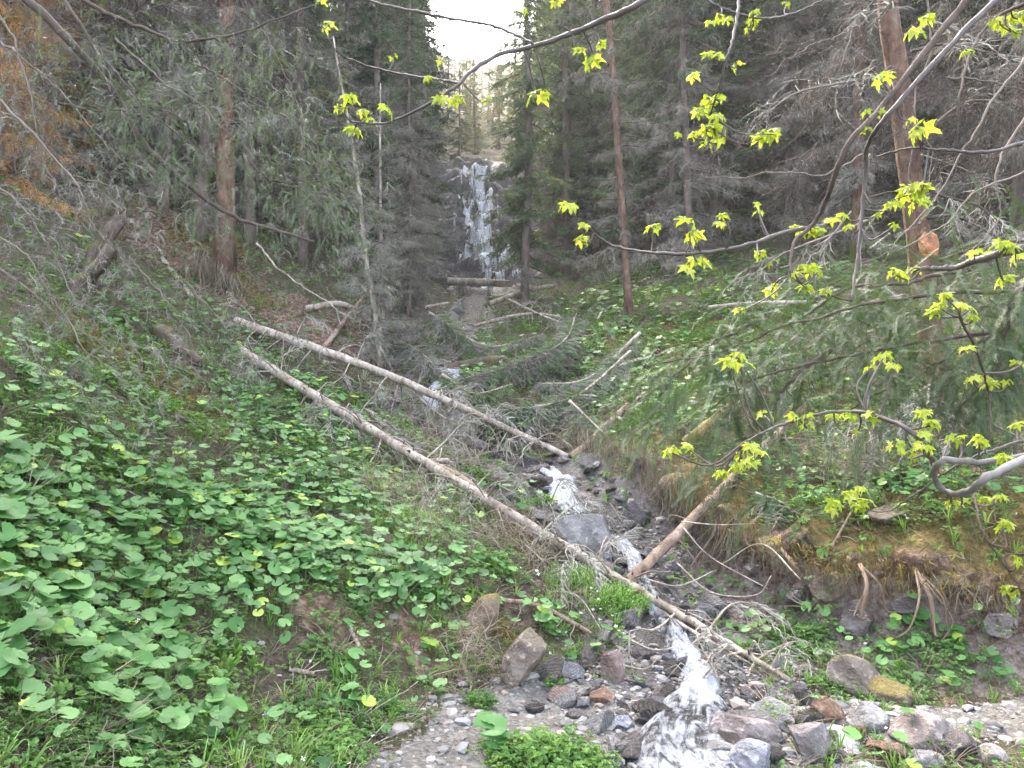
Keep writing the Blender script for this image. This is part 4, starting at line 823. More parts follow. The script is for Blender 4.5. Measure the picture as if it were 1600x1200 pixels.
bough([Gl(890, 690, .5), P(960, 690, 8.9), P(1010, 705, 8.3)], .02, 'dead twigs hanging at the top of the right bank', 130, .4, .2, 11)
# straw coloured hanging roots below the bank edge, dry grass in the gully
def hair(name, pts, n, ln, label, mat, seed, cat, w=.0035, sp=.12, down=(0, 0, -1), curl=.3, group=None, segs=5, tint=(0, 1)):
    r = np.random.default_rng(seed+900); path = smoothpath(pts, 60); acc = Acc(); o0 = path[0]
    b = path[r.integers(0, 60, n)]+r.normal(size=(n, 3))*sp*np.array([1, 1, .6]); l = ln*r.uniform(.3, 1.2, n); d = norm(np.array(down)+r.normal(size=(n, 3))*curl); V = []
    pos = b-o0; q = [pos]; dr = d
    for s_ in range(segs): dr = norm(dr+r.normal(size=(n, 3))*.22+np.array([0, 0, -.12])); pos = pos+dr*(l/segs)[:, None]; q.append(pos)
    q = np.array(q); s0 = norm(np.cross(d, r.normal(size=(n, 3)))); ww = w*np.linspace(1, .25, segs+1)
    V = np.stack([q-s0[None]*ww[:, None, None], q+s0[None]*ww[:, None, None]], 2)  # seg,n,2,3
    V = V.transpose(1, 0, 2, 3).reshape(-1, 3); base = (np.arange(n)*(segs+1)*2)[:, None]; F = []
    for s_ in range(segs): F += [base+[[2*s_, 2*s_+1, 2*s_+3]], base+[[2*s_, 2*s_+3, 2*s_+2]]]
    F = np.stack(F, 1).reshape(-1, 3); t = np.repeat(r.uniform(*tint, n), (segs+1)*2)
    o = mk(name, V, F, M[mat], None, True, {'tint': t}); o.location = tuple(o0); tag(o, label, cat, group); return o
def lip(a, b, up=.0, fwd=.22):
    t = np.linspace(a, b, 8); q = np.stack([np.interp(t, range(len(LIP)), LIP[:, i]) for i in range(3)], -1); q[:, 2] += up-.08; 
    d = np.gradient(q, axis=0); nn = norm(np.stack([d[:, 1], -d[:, 0], d[:, 2]*0], -1)); return q+nn*fwd
hair('hanging_roots', lip(1.7, 3.9, .05, .12), 1500, .38, 'curtain of brown hanging roots under the mossy bank behind the pink pole', 'straw', 1, 'roots', .0028, .10, tint=(0, .5))
hair('hanging_roots', lip(4.2, 6.9, .02, .16), 420, .2, 'short roots hanging from the overhanging moss shelf at right', 'straw', 2, 'roots', .002, .05, tint=(0, .5))
hair('hanging_roots', lip(.2, 1.6, .1, .12), 500, .35, 'dry roots hanging at the far end of the right bank', 'straw', 3, 'roots', .003, .1, tint=(.1, .7))
hair('hanging_roots', [P(300, 405, 12.6), P(330, 420, 12.4), P(345, 430, 12.4), P(365, 440, 12.5)], 420, .75, 'fringe of bare roots below the stout spruce on the left bank', 'straw', 4, 'roots', .008, .12, curl=.2, tint=(.1, .6))
hair('moss_fringe', lip(2.6, 7.2, .12, .17), 1100, .09, 'golden moss fringe along the overhanging edge of the right bank', 'moss', 5, 'moss', .004, .10, curl=.9, tint=(.0, .7))
for i, (a, b, c, l, s_) in enumerate([(6.15, 6.2, 5, .42, 1), (5.5, 5.55, 4, .3, 2), (3.2, 3.25, 5, .55, 3), (4.5, 4.55, 3, .3, 4)]):
    q0 = lip(a, b, .05, .14)[0]; e = empty('tree_root', q0); tag(e, ['forked grey root poking out below the moss shelf on the right', 'thin root stub under the middle of the moss shelf', 'thick reddish roots running down the bank beside the olive bough', 'small root stub under the moss shelf near the maroon boulder'][i], 'root')
    r = np.random.default_rng(s_)
    for j in range(c):
        d = np.array([r.uniform(-.6, .6), -.25, -1.]); pp = smoothpath([np.zeros(3)+[0, .1, .03], d*l*.35+[0, -.04, .03], d*l*.7+r.normal(size=3)*.03, d*l*r.uniform(.8, 1.1)+r.normal(size=3)*.05], 10)
        v, f = tube(pp, np.linspace(.016 if j < 2 else .009, .003, 10), 7); mk('root', v, f, M['root'], e, True)
# arching bare branches near the pink pole
for i, pl in enumerate([[(1065, 815, 6.3), (1120, 820, 6), (1180, 818, 5.8)], [(1068, 825, 6.2), (1110, 870, 6), (1200, 920, 5.6)], [(1058, 880, 6), (1110, 925, 5.8), (1180, 930, 5.5), (1205, 900, 5.4)], [(1010, 905, 5.7), (1060, 915, 5.4), (1120, 890, 5.4)], [(1250, 905, 5.3), (1190, 850, 5.7), (1130, 880, 5.9)],
        [(690, 700, 8), (680, 760, 7.6), (700, 820, 7)], [(760, 830, 6.6), (762, 870, 6.4), (780, 880, 6.2)], [(820, 850, 6.3), (850, 880, 6), (848, 905, 5.9)], [(900, 850, 6.3), (930, 890, 6), (975, 905, 5.7)], [(840, 925, 5.7), (900, 930, 5.5), (940, 985, 5.2)], [(985, 1000, 5), (1020, 1015, 4.9), (1055, 1012, 4.9)], [(975, 1040, 4.7), (1010, 1045, 4.7), (1030, 1025, 4.7)]]):
    pp = smoothpath([P(*q) for q in pl], 26); v, f = tube(pp, np.linspace(.007, .003, 26), 6); o = mk('bare_branch', v-pp[0], f, M['bark_pale'], None, True); o.location = tuple(pp[0])
    tag(o, ['bare branch leaving the pink pole to the right, topmost', 'bare branch sagging from the pink pole over the scree', 'bare branch looping low under the pink pole', 'bare branch lying at the crossing of pole and trunk', 'bare branch arching before the hanging roots', 'bare branch bent below the brush between the long trunks',
        'short hooked branch hanging left of the big boulder', 'short hooked branch below the lower trunk', 'bare branch curving down from the lower trunk to the crossing', 'bare branch arching above the white flowers', 'pale twig over the stream margin near the grass', 'pale bent twig by the reddish standing rock'][i], 'branch')

# ------------------------------------------------------------------ ground vegetation
def leaf_tpl(seed, n=18, cup=.18, tooth=.04, rings=(.55, 1.)):
    """round kidney shaped leaf with a notch at the stalk, unit radius, stalk at the origin; ribs dent the blade"""
    r = np.random.default_rng(seed); a = np.linspace(.32, 2*PI-.32, n)-PI/2+PI*0; V = [np.array([0, 0, -.10])]
    ph = r.uniform(0, 6)
    for rr in rings:
        for i, x in enumerate(a):
            th = x-PI/2+PI; rad = rr*(1+.09*math.sin(2*x+ph)+(tooth if i % 2 else -tooth)*(rr == rings[-1])); 
            V.append(np.array([rad*math.sin(th-PI/2)*1.08, .28*rr+rad*math.cos(th-PI/2), cup*rr*rr*.5+(.045 if i % 2 else -.045)*rr+.05*math.sin(3*x+ph)*rr*rr-.06*(rr > .9)*math.cos(x*1.0+ph)**2]))
    F = [(0, 1+i, 2+i) for i in range(n-1)]
    for i in range(n-1): F += [(1+i, 1+n+i, 2+n+i), (1+i, 2+n+i, 2+i)]
    return np.array(V), np.array(F)
LEAFN = [leaf_tpl(i, 24, .22) for i in range(4)]; LEAFS = [leaf_tpl(10+i, 11, .2, .03, (1.,)) if 0 else leaf_tpl(10+i, 9, .2, .04, (.6, 1.)) for i in range(4)]
def herb_tpl(seed, n=7, sp=.6):
    r = np.random.default_rng(seed); V = []; F = []
    for i in range(n):
        a = r.uniform(0, 2*PI); h = r.uniform(.3, 1.); d = np.array([math.cos(a), math.sin(a), r.uniform(.0, .6)]); c = np.array([0, 0, h])+d*np.array([1, 1, 0])*r.uniform(.15, sp)
        for k in (-1, 0, 1):
            dk = norm(d+k*.9*np.array([-d[1], d[0], 0])); s_ = norm(np.cross(dk, [0, 0, 1])); l = r.uniform(.3, .5)*(1.1 if k == 0 else .8); w_ = l*.27; b = len(V); dr = np.array([0, 0, -.15*l])
            V += [c, c+dk*l*.5+s_*w_+np.array([0, 0, .05]), c+dk*l+dr, c+dk*l*.5-s_*w_+np.array([0, 0, .05])]; F += [(b, b+1, b+2), (b, b+2, b+3)]
        b = len(V); q = np.array([.02, 0, 0]); V += [q*0, q, c]; F += [(b, b+1, b+2)]
    return np.array(V), np.array(F)
HERB = [herb_tpl(i) for i in range(5)]
def blade_tpl(seed, n=10, h=1., w=.03, spread=.5):
    r = np.random.default_rng(seed); V = []; F = []
    for i in range(n):
        a = r.uniform(0, 2*PI); o = np.array([math.cos(a), math.sin(a), 0]); s_ = np.array([-o[1], o[0], 0]); b0 = o*r.uniform(0, .12); l = h*r.uniform(.5, 1.1); sp = spread*r.uniform(.3, 1.3)
        q = [b0, b0+np.array([0, 0, .5*l])+o*sp*.25*l, b0+np.array([0, 0, .8*l])+o*sp*.7*l, b0+np.array([0, 0, .82*l])+o*sp*1.15*l]; b = len(V)
        V += [q[0]-s_*w, q[0]+s_*w, q[1]-s_*w*.9, q[1]+s_*w*.9, q[2]-s_*w*.5, q[2]+s_*w*.5, q[3]]; F += [(b, b+1, b+3), (b, b+3, b+2), (b+2, b+3, b+5), (b+2, b+5, b+4), (b+4, b+5, b+6)]
    return np.array(V), np.array(F)
GRS = [blade_tpl(i) for i in range(4)]; STRW = [blade_tpl(10+i, 7, 1., .018, 1.4) for i in range(4)]; MOS = [blade_tpl(20+i, 9, .8, .07, .9) for i in range(3)]
def stick_tpl(seed):
    r = np.random.default_rng(seed); p = np.array([[0, -.5, 0], [.05*r.normal(), -.1, .03], [.08*r.normal(), .25, .05], [.1*r.normal(), .5, .02]]); return tube(p, [.018, .016, .012, .006], 4, False)
STK = [stick_tpl(i) for i in range(4)]
def sample(n, d0, d1, seed, dens, px0=-120, px1=1720, dpow=0.):
    r = np.random.default_rng(seed); d = np.exp(r.uniform(math.log(d0), math.log(d1), n)); px = r.uniform(px0, px1, n); x = (px-800)/FPX*d*1.0; y = d
    z = height(x, y); p = np.stack([x, y, z], -1); qx, qy, qd = PX(p); k = r.random(n) < dens(p, qx, qy, qd); 
    sd_ = polydist(x, y, SP[::8])[0]; k &= sd_ > np.interp(d, [3, 6, 12], [.42, .26, .25]); k &= pathdist(x, y) > -.02; k &= z > -.6
    p = p[k]; return p, qx[k], qy[k], p[:, 1], r
def E(px, py, el): 
    o = np.zeros(len(px))
    for cx, cy, rx, ry, v in el: o = np.maximum(o, v*np.exp(-(((px-cx)/rx)**2+((py-cy)/ry)**2)**1.5))
    return o
BARE = [(640, 1010, 90, 60, .8), (500, 965, 50, 35, .85), (400, 1100, 40, 50, .9), (430, 1070, 40, 40, .7), (240, 985, 40, 25, .7), (600, 900, 30, 20, .5), (1450, 960, 150, 40, .75), (1150, 900, 90, 70, .9), (1060, 830, 60, 60, .9), (620, 1160, 150, 30, .3), (560, 550, 90, 50, .97), (470, 490, 90, 50, 1), (280, 390, 120, 60, 1), (370, 440, 90, 50, 1), (340, 690, 30, 20, .5), (800, 1000, 40, 50, .9), (700, 790, 60, 50, .6)]
BUT = [(80, 800, 220, 190, 1), (300, 850, 240, 120, 1), (500, 820, 200, 110, 1), (650, 860, 110, 110, 1), (60, 1000, 240, 120, .9), (330, 960, 180, 60, .5), (470, 700, 130, 80, .8), (230, 480, 80, 70, .9), (400, 600, 100, 90, .9), (560, 690, 90, 60, .7), (100, 1140, 280, 70, .6),
       (530, 630, 70, 40, .8), (850, 985, 50, 25, 1), (950, 450, 150, 70, 1), (740, 570, 90, 25, 1), (1020, 560, 170, 70, 1), (1150, 460, 160, 80, .9), (1400, 750, 160, 35, .8), (1430, 985, 110, 45, 1), (1290, 940, 45, 70, .7), (1100, 640, 80, 30, .8), (1500, 1040, 120, 40, .5), (150, 440, 60, 40, .7), (1180, 1000, 40, 30, .5), (560, 1060, 30, 20, .7), (1250, 760, 60, 30, .5), (720, 720, 50, 20, .4), (850, 790, 40, 20, .6), (700, 1000, 40, 30, .3)]
def clump(p, sc, s, a=-.15, b=.35): return sstep(a, b, fb2(p[:, 0], p[:, 1], sc, 3, s))
def tilt_frames(p, r, am=.35, face=.25):
    nn = normal(p[:, 0], p[:, 1]); up = norm(nn*.6+np.array([0, 0, .8])+np.array([0, -face, 0])+r.normal(size=p.shape)*am)
    y = norm(np.cross(up, r.normal(size=p.shape))); return np.stack([np.cross(y, up), y, up], -1), nn
# carpet of butterbur leaves
def dbut(p, a, b, d): return np.clip(E(a, b, BUT)*(.22+.75*clump(p, 1.6, 61, -.15, .4))*(1-E(a, b, BARE))+.015, 0, 1)
acc = Acc(); st = Acc()
for (n, d0, d1, tp, s0, s1, sd) in [(15000, 1.7, 5.2, LEAFN, .018, .042, 1), (38000, 4.6, 20, LEAFS, .024, .042, 2)]:
    p, a, b, d, r = sample(n, d0, d1, sd, dbut); m = len(p); Mx, nn = tilt_frames(p, r, .3); s = r.uniform(s0, s1, m)*np.where(d > 7, 1+(d-7)*.07, 1); h_ = r.uniform(.02, .15, m)*np.minimum(1, s/.04)
    c = p+np.array([0, 0, 1.])*h_[:, None]+nn*.02; t = np.clip(.45+.24*r.normal(size=m)+.1*fb2(p[:, 0], p[:, 1], 2, 2, 71)+(r.random(m) < .05)*.5, 0, 1)
    for i in range(4):
        k = np.arange(m) % 4 == i; acc.inst(tp[i], c[k], Mx[k]*s[k, None, None], t[k])
    k = d < 5.2; q = c[k]; g_ = p[k]-np.array([0, 0, .02]); w_ = np.array([.0022, 0, 0]); nq = len(q)
    if nq: V = np.stack([g_-w_, g_+w_, q], 1).reshape(-1, 3); st.add(V, np.arange(nq*3).reshape(-1, 3), .6)
    print('butter', m)
tag(acc.build('butterbur_carpet', M['butter'], smooth=True), kind='stuff'); tag(st.build('leaf_stalks', M['herb']), kind='stuff')
# herbs
HRB = [(800, 1180, 130, 40, .0), (420, 1130, 180, 90, .9), (150, 1080, 260, 120, .9), (0, 900, 200, 200, .6), (300, 800, 300, 200, .45), (600, 960, 160, 120, .7), (560, 1130, 60, 60, .9), (720, 950, 60, 60, .6), (960, 500, 180, 80, 1), (1100, 560, 220, 130, .9), (1400, 780, 220, 60, .6), (1280, 1010, 120, 50, .9), (1450, 1030, 180, 50, .8),
       (700, 740, 120, 60, .4), (870, 960, 60, 40, .7), (200, 640, 250, 120, .55), (500, 700, 140, 120, .5), (1000, 640, 120, 50, .6), (740, 560, 100, 40, .8), (760, 900, 60, 30, .6), (1350, 640, 250, 120, .4), (1550, 1130, 50, 30, .5), (400, 480, 60, 60, .3), (960, 1000, 40, 30, .4), (200, 450, 120, 80, .5)]
acc = Acc()
for (n, d0, d1, s0, s1, sd) in [(30000, 1.7, 6, .035, .075, 3), (48000, 6, 30, .06, .12, 4)]:
    p, a, b, d, r = sample(n, d0, d1, sd, lambda p, a, b, d: np.clip(E(a, b, HRB)*(.3+.7*clump(p, 2.3, 62))*(1-E(a, b, BARE))+.05, 0, 1)); m = len(p); Mx, nn = tilt_frames(p, r, .25, .0); s = r.uniform(s0, s1, m)*np.where(d > 12, 1.3, 1); t = np.clip(.45+.2*r.normal(size=m)+.2*fb2(p[:, 0], p[:, 1], 1.5, 2, 72), 0, 1)
    for i in range(5): k = np.arange(m) % 5 == i; acc.inst(HERB[i], p[k], Mx[k]*s[k, None, None], t[k])
    print('herb', m)
tag(acc.build('herb_cover', M['herb']), kind='stuff')
# grass and straw
GR = [(640, 880, 100, 90, .5), (560, 800, 80, 60, .45), (720, 960, 50, 60, .4), (480, 720, 90, 50, .4), (670, 820, 70, 40, 1), (900, 910, 50, 25, 1), (960, 960, 50, 50, 1), (560, 1100, 80, 60, .5), (600, 760, 80, 50, .7), (520, 1160, 60, 40, .5), (730, 830, 50, 40, .5), (1400, 820, 200, 40, .25), (1000, 540, 100, 60, .3), (450, 1170, 90, 40, .4), (1480, 860, 80, 20, .3)]
acc = Acc()
for (n, d0, d1, s0, s1, sd) in [(16000, 1.8, 9, .06, .14, 5), (6000, 9, 26, .1, .2, 6)]:
    p, a, b, d, r = sample(n, d0, d1, sd, lambda p, a, b, d: np.clip(E(a, b, GR)+.045, 0, 1)); m = len(p); Mx, nn = tilt_frames(p, r, .2, .0); s = r.uniform(s0, s1, m)
    for i in range(4): k = np.arange(m) % 4 == i; acc.inst(GRS[i], p[k]-np.array([0, 0, .01]), Mx[k]*s[k, None, None], np.clip(.45+.25*r.normal(size=k.sum()), 0, 1))
tag(acc.build('grass', M['grass']), kind='stuff')
SW = [(700, 820, 90, 80, 1), (620, 740, 100, 60, .8), (780, 900, 70, 40, .9), (880, 960, 60, 40, .7), (740, 1020, 40, 50, 1), (350, 690, 120, 60, .7), (560, 600, 90, 50, .6), (660, 640, 60, 40, .7), (850, 640, 150, 80, .6), (1150, 850, 120, 80, .5), (1250, 720, 160, 60, .7), (1450, 840, 200, 40, .6), (1200, 600, 200, 100, .5), (430, 520, 100, 60, .6), (960, 900, 60, 40, .5), (350, 420, 100, 50, .6), (860, 560, 150, 60, .6), (1490, 1090, 100, 20, .2)]
acc = Acc()
for (n, d0, d1, s0, s1, sd) in [(24000, 1.8, 10, .05, .15, 7), (14000, 10, 34, .12, .3, 8)]:
    p, a, b, d, r = sample(n, d0, d1, sd, lambda p, a, b, d: np.clip(E(a, b, SW)*.8*(.2+clump(p, 2, 66))+.13, 0, 1)); m = len(p); Mx, nn = tilt_frames(p, r, .5, .0); dn = norm(nn*np.array([1, 1, 0])+1e-5); Mx = Mx.copy(); Mx[:, :, 2] = norm(Mx[:, :, 2]+dn*.8)
    s = r.uniform(s0, s1, m)
    for i in range(4): k = np.arange(m) % 4 == i; acc.inst(STRW[i], p[k]-np.array([0, 0, .01]), Mx[k]*s[k, None, None], np.clip(.4+.25*r.normal(size=k.sum()), 0, 1))
tag(acc.build('dry_grass', M['straw']), kind='stuff')
acc = Acc()
for (n, d0, d1, s0, s1, sd) in [(13000, 1.8, 10, .03, .16, 9), (8000, 10, 34, .1, .5, 10)]:
    p, a, b, d, r = sample(n, d0, d1, sd, lambda p, a, b, d: .3+0*a); m = len(p); Mx, nn = tilt_frames(p, r, .15, .0); s = np.exp(r.uniform(math.log(s0), math.log(s1), m))
    for i in range(4): k = np.arange(m) % 4 == i; acc.inst(STK[i], p[k]+nn[k]*.012, Mx[k]*s[k, None, None], r.random(k.sum()))
pl_ = r.uniform(-1, 1, (2600, 2))*np.array([2.2, 1.6])+np.array([1.0, 3.9]); pl_ = pl_[pathdist(pl_[:, 0], pl_[:, 1]) < .05]; q_ = np.stack([pl_[:, 0], pl_[:, 1], height(pl_[:, 0], pl_[:, 1])+.014], -1); Mx, nn = tilt_frames(q_, r, .15, 0); acc.inst(STK[0], q_, Mx*np.exp(r.uniform(math.log(.012), math.log(.09), len(q_)))[:, None, None], r.random(len(q_)))
tag(acc.build('twig_litter', M['straw']), kind='stuff')
# moss tufts on the moss patches
acc = Acc()
def dmoss(p, a, b, d):
    m_ = mask(p)['moss']; return np.clip(m_*1.3*(.3+.7*clump(p, 3, 67, -.3, .2)), 0, 1)
for (n, d0, d1, s0, s1, sd) in [(90000, 3.5, 9, .018, .036, 11), (26000, 9, 16, .04, .07, 12)]:
    p, a, b, d, r = sample(n, d0, d1, sd, dmoss); m = len(p); Mx, nn = tilt_frames(p, r, .5, .0); s = r.uniform(s0, s1, m); t = np.clip(.45+.2*fb2(p[:, 0], p[:, 1], 4, 3, 73)+.15*r.normal(size=m), 0, 1)
    for i in range(3): k = np.arange(m) % 3 == i; acc.inst(MOS[i], p[k], Mx[k]*s[k, None, None], t[k])
    print('moss', m)
tag(acc.build('moss_cover', M['moss']), kind='stuff')
# white flowers in the grass
V = []; F = []
for i in range(4):
    a = i*PI/2; b = len(V); V += [(0, 0, 0), (math.cos(a-.4), math.sin(a-.4), .1), (math.cos(a)*1.3, math.sin(a)*1.3, .15), (math.cos(a+.4), math.sin(a+.4), .1)]; F += [(b, b+1, b+2), (b, b+2, b+3)]
FLW = (np.array(V), np.array(F)); acc = Acc()
p, a, b, d, r = sample(9000, 4, 8, 13, lambda p, a, b, d: E(a, b, [(965, 960, 45, 50, .5), (850, 905, 30, 12, .5), (900, 900, 60, 15, .2)])); m = len(p); Mx, nn = tilt_frames(p, r, .5, .4); p = p+np.array([0, 0, 1])*r.uniform(.06, .14, m)[:, None]
acc.inst(FLW, p, Mx*r.uniform(.007, .012, m)[:, None, None], r.random(m))
p, a, b, d, r = sample(9000, 2, 8, 14, lambda p, a, b, d: .012+0*a); m = len(p); Mx, nn = tilt_frames(p, r, .5, .4); acc.inst(FLW, p+np.array([0, 0, .06]), Mx*r.uniform(.006, .01, m)[:, None, None], r.random(m))
tag(acc.build('tiny_flowers', M['flower']), kind='stuff')

# individual butterbur plants, nearest ones
def butter_plant(pos, seed, nl, s, label, group=None, spread=1., yel=0.):
    r = np.random.default_rng(seed); e = empty('butterbur_plant', pos); tag(e, label, 'plant', group); la = Acc(); sa = Acc()
    nn = normal(np.array([pos[0]]), np.array([pos[1]]))[0]
    for i in range(nl):
        a = r.uniform(0, 2*PI); sc = s*r.uniform(.45, 1.); h_ = sc*r.uniform(1.2, 2.6); o = np.array([math.cos(a), math.sin(a), 0])*s*spread*r.uniform(.4, 1.7)*(i > 0); c = o-nn*np.dot(o, nn)+np.array([0, 0, h_])
        up = norm(np.array([r.normal()*.3, -.35+r.normal()*.3, 1])+nn*.4+o*1.5); y = norm(np.cross(up, r.normal(size=3))); Mx = np.stack([np.cross(y, up), y, up], -1)*sc
        la.inst(LEAFN[i % 4], c[None], Mx[None], np.array([np.clip(.45+.14*r.normal()+(yel if r.random() < .5 else 0), 0, 1)]))
        q = smoothpath([[0, 0, -.02], c*.5+np.array([0, 0, -.1*h_]), c-up*.1*sc], 6); sa.add(*tube(q, .0028, 4, False), .6)
    la.build('leaves', M['butter'], e, True); sa.build('stalks', M['herb'], e, True); return e
BP = [(8, 860, 6, .085, 'large butterbur plant at the left border, widest leaves'), (128, 870, 5, .08, 'tall butterbur with a big upright rounded leaf'), (205, 950, 4, .075, 'butterbur with one round leaf facing the camera'), (90, 950, 5, .075, 'butterbur with a broad flat double leaf, low on the left'), (178, 835, 3, .05, 'small butterbur with yellow green backlit leaf'), (235, 855, 4, .055, 'butterbur with bright yellow green toothed leaf'),
      (25, 1090, 6, .085, 'large butterbur in the lower left corner'), (150, 1085, 4, .06, 'butterbur low on the slope near the corner'), (345, 1145, 3, .055, 'butterbur pair of leaves right above the bottom edge'), (270, 1165, 4, .06, 'butterbur with pale leaves at the bottom edge'), (190, 1150, 4, .06, 'butterbur between the corner plant and the pale bottom plant'), (30, 740, 6, .07, 'butterbur cluster high at the left border'),
      (850, 990, 9, .055, 'fresh butterbur clump below the golden moss outcrop'), (672, 1025, 3, .05, 'lone butterbur leaves on the bare lower slope'), (545, 1115, 6, .055, 'butterbur cluster beside the gravel path'), (1430, 985, 10, .05, 'butterbur clump on the ledge above the layered outcrop'), (1490, 1010, 6, .045, 'butterbur right end of the ledge clump'), (1295, 930, 5, .035, 'small butterbur climbing the right bank face'), (770, 1175, 5, .07, 'butterbur at the bottom edge beside the path'), (630, 800, 4, .045, 'butterbur at the shoulder of the left slope')]
for i, (px, py, nl, s, lb) in enumerate(BP): butter_plant(G(px, py), 50+i, nl, s, lb, yel=.5 if 'yellow' in lb else .1)
p, a, b, d, r = sample(900, 1.9, 4.6, 21, lambda p, a, b, d: dbut(p, a, b, d)*.8*(a < 760)*(a > -60)); pool = []
for i in range(min(len(p), 110)):
    if i < 8: pool.append(butter_plant(p[i], 200+i, 4+i % 3, .048, 'butterbur plant with round green leaves on the left slope', 'butterbur plants on the left slope'))
    else:
        o = copy_tree(pool[i % 8]); o.location = tuple(p[i]); o.rotation_euler.z = r.uniform(-.8, .8); s = r.uniform(.7, 1.25); o.scale = (s, s, s)
# leafy herb bushes
def herb_plant(px, py, n, rad, s, label, tn=.5, name='leafy_herb', tp=None, mat='herb'):
    c = G(px, py); e = empty(name, c); tag(e, label, 'plant'); r = np.random.default_rng(int(px+py)); q = r.normal(size=(n, 2))*rad*.5; x = c[0]+q[:, 0]; y = c[1]+q[:, 1]; z = height(x, y); p = np.stack([x, y, z], -1)-c
    Mx, nn = tilt_frames(p+c, r, .3, .1); ss = s*r.uniform(.7, 1.3, n)*(1.3-np.hypot(q[:, 0], q[:, 1])/rad*.4); a = Acc(); tp = tp or HERB
    for i in range(len(tp)): k = np.arange(n) % len(tp) == i; a.inst(tp[i], p[k], Mx[k]*ss[k, None, None], np.clip(tn+.15*r.normal(size=k.sum()), 0, 1))
    a.build('leaves', M[mat], e); return e
for h in [(845, 1195, 200, .22, .07, 'bright leafy bush at the bottom edge in front of the path', .6), (925, 1200, 50, .12, .05, 'low leafy tuft right of the bottom edge bush', .5), (500, 1175, 120, .25, .06, 'leafy herb mat at the foot of the left slope', .55), (1250, 1010, 120, .22, .07, 'leafy herbs at the foot of the right bank', .35), (1300, 1075, 50, .12, .05, 'small herbs between layered outcrop and stream', .4),
          (1400, 1085, 90, .2, .05, 'herbs in front of the folded mossy outcrop', .5), (715, 800, 90, .22, .07, 'dark green herb clump behind the slope shoulder', .35), (770, 890, 80, .2, .06, 'herb clump above the golden moss outcrop', .4), (745, 745, 60, .2, .07, 'herb clump between the short trunk and the stream', .5), (850, 790, 60, .17, .06, 'green herbs left of the upper fall', .5), (865, 1075, 25, .06, .04, 'tiny herb at the outcrop foot', .5), (750, 1105, 30, .08, .05, 'little herb tuft on the gravel slope', .4), (895, 1030, 12, .04, .04, 'tiny plant left of the reddish standing rock', .5), (620, 670, 40, .2, .09, 'herbs between the two long fallen trunks', .6)]:
    herb_plant(*h)
herb_plant(358, 1030, 26, .12, .075, 'upright glossy long leaved plant on the lower left slope', .5, 'dock_plant', [blade_tpl(40+i, 6, 1., .11, .5) for i in range(3)], 'grass')
herb_plant(655, 830, 90, .25, .15, 'bright green grass tuft at the shoulder of the left slope', .7, 'grass_tuft', GRS, 'grass'); herb_plant(905, 920, 110, .2, .13, 'bright grass tuft under the lower long trunk', .75, 'grass_tuft', GRS, 'grass'); herb_plant(965, 950, 150, .2, .13, 'taller grass tuft with white flowers beside the stream', .6, 'grass_tuft', GRS, 'grass')

# ------------------------------------------------------------------ maple branches in front
def mleaf(seed):
    r = np.random.default_rng(seed); out = []
    lob = [(-2.35, .45), (-1.25, .8), (0, 1.), (1.25, .8), (2.35, .45)]; pts = []
    for i, (a, l) in enumerate(lob):
        a *= .86; 
        for da, k in ((-.30, .58), (-.17, .80), (-.12, .74), (0, 1.), (.12, .74), (.17, .80), (.30, .58)): pts.append((a+da, l*k*(1+.05*r.normal())))
        if i < 4: pts.append(((a+lob[i+1][0]*.86)/2, .36*(l+lob[i+1][1])/2+.1))
    V = [(0, .0, 0)]+[(q*math.sin(a), q*math.cos(a)+.0, 0) for a, q in pts]; V = np.array(V); n = len(pts)
    V[:, 2] = -.28*(V[:, 0]**2+V[:, 1]**2)+.10*np.abs(V[:, 0])+.04*r.normal(size=len(V)); F = np.array([(0, i+1, i+2) for i in range(n-1)]); return V, F
ML = [mleaf(i) for i in range(4)]
def cluster_mesh(seed, nl):
    r = np.random.default_rng(seed); a = Acc()
    for i in range(nl):
        az = i*2*PI/nl+r.normal()*.3; o = np.array([math.cos(az), math.sin(az), 0]); y = norm(o*.8+np.array([0, 0, -r.uniform(.35, 1.2)])); up = norm(np.array([0, 0, 1.])+o*.6+r.normal(size=3)*.3); x = norm(np.cross(y, up)); up = np.cross(x, y)
        a.inst(ML[i % 4], (o*.35+np.array([0, 0, .1]))[None], (np.stack([x, y, up], -1)*r.uniform(.65, 1.05))[None], np.array([r.uniform(.0, 1.)]))
        a.add(*tube(np.array([[0, 0, 0], o*.2+np.array([0, 0, .1]), o*.36+np.array([0, 0, .1])]), .022, 3, False), .9)
    return a.build('leaf_cluster', M['maple_leaf'], link=False).data
CM = [cluster_mesh(i, n) for i, n in enumerate([3, 4, 5, 5, 6, 7, 4])]
BUD = cluster_mesh(50, 2)
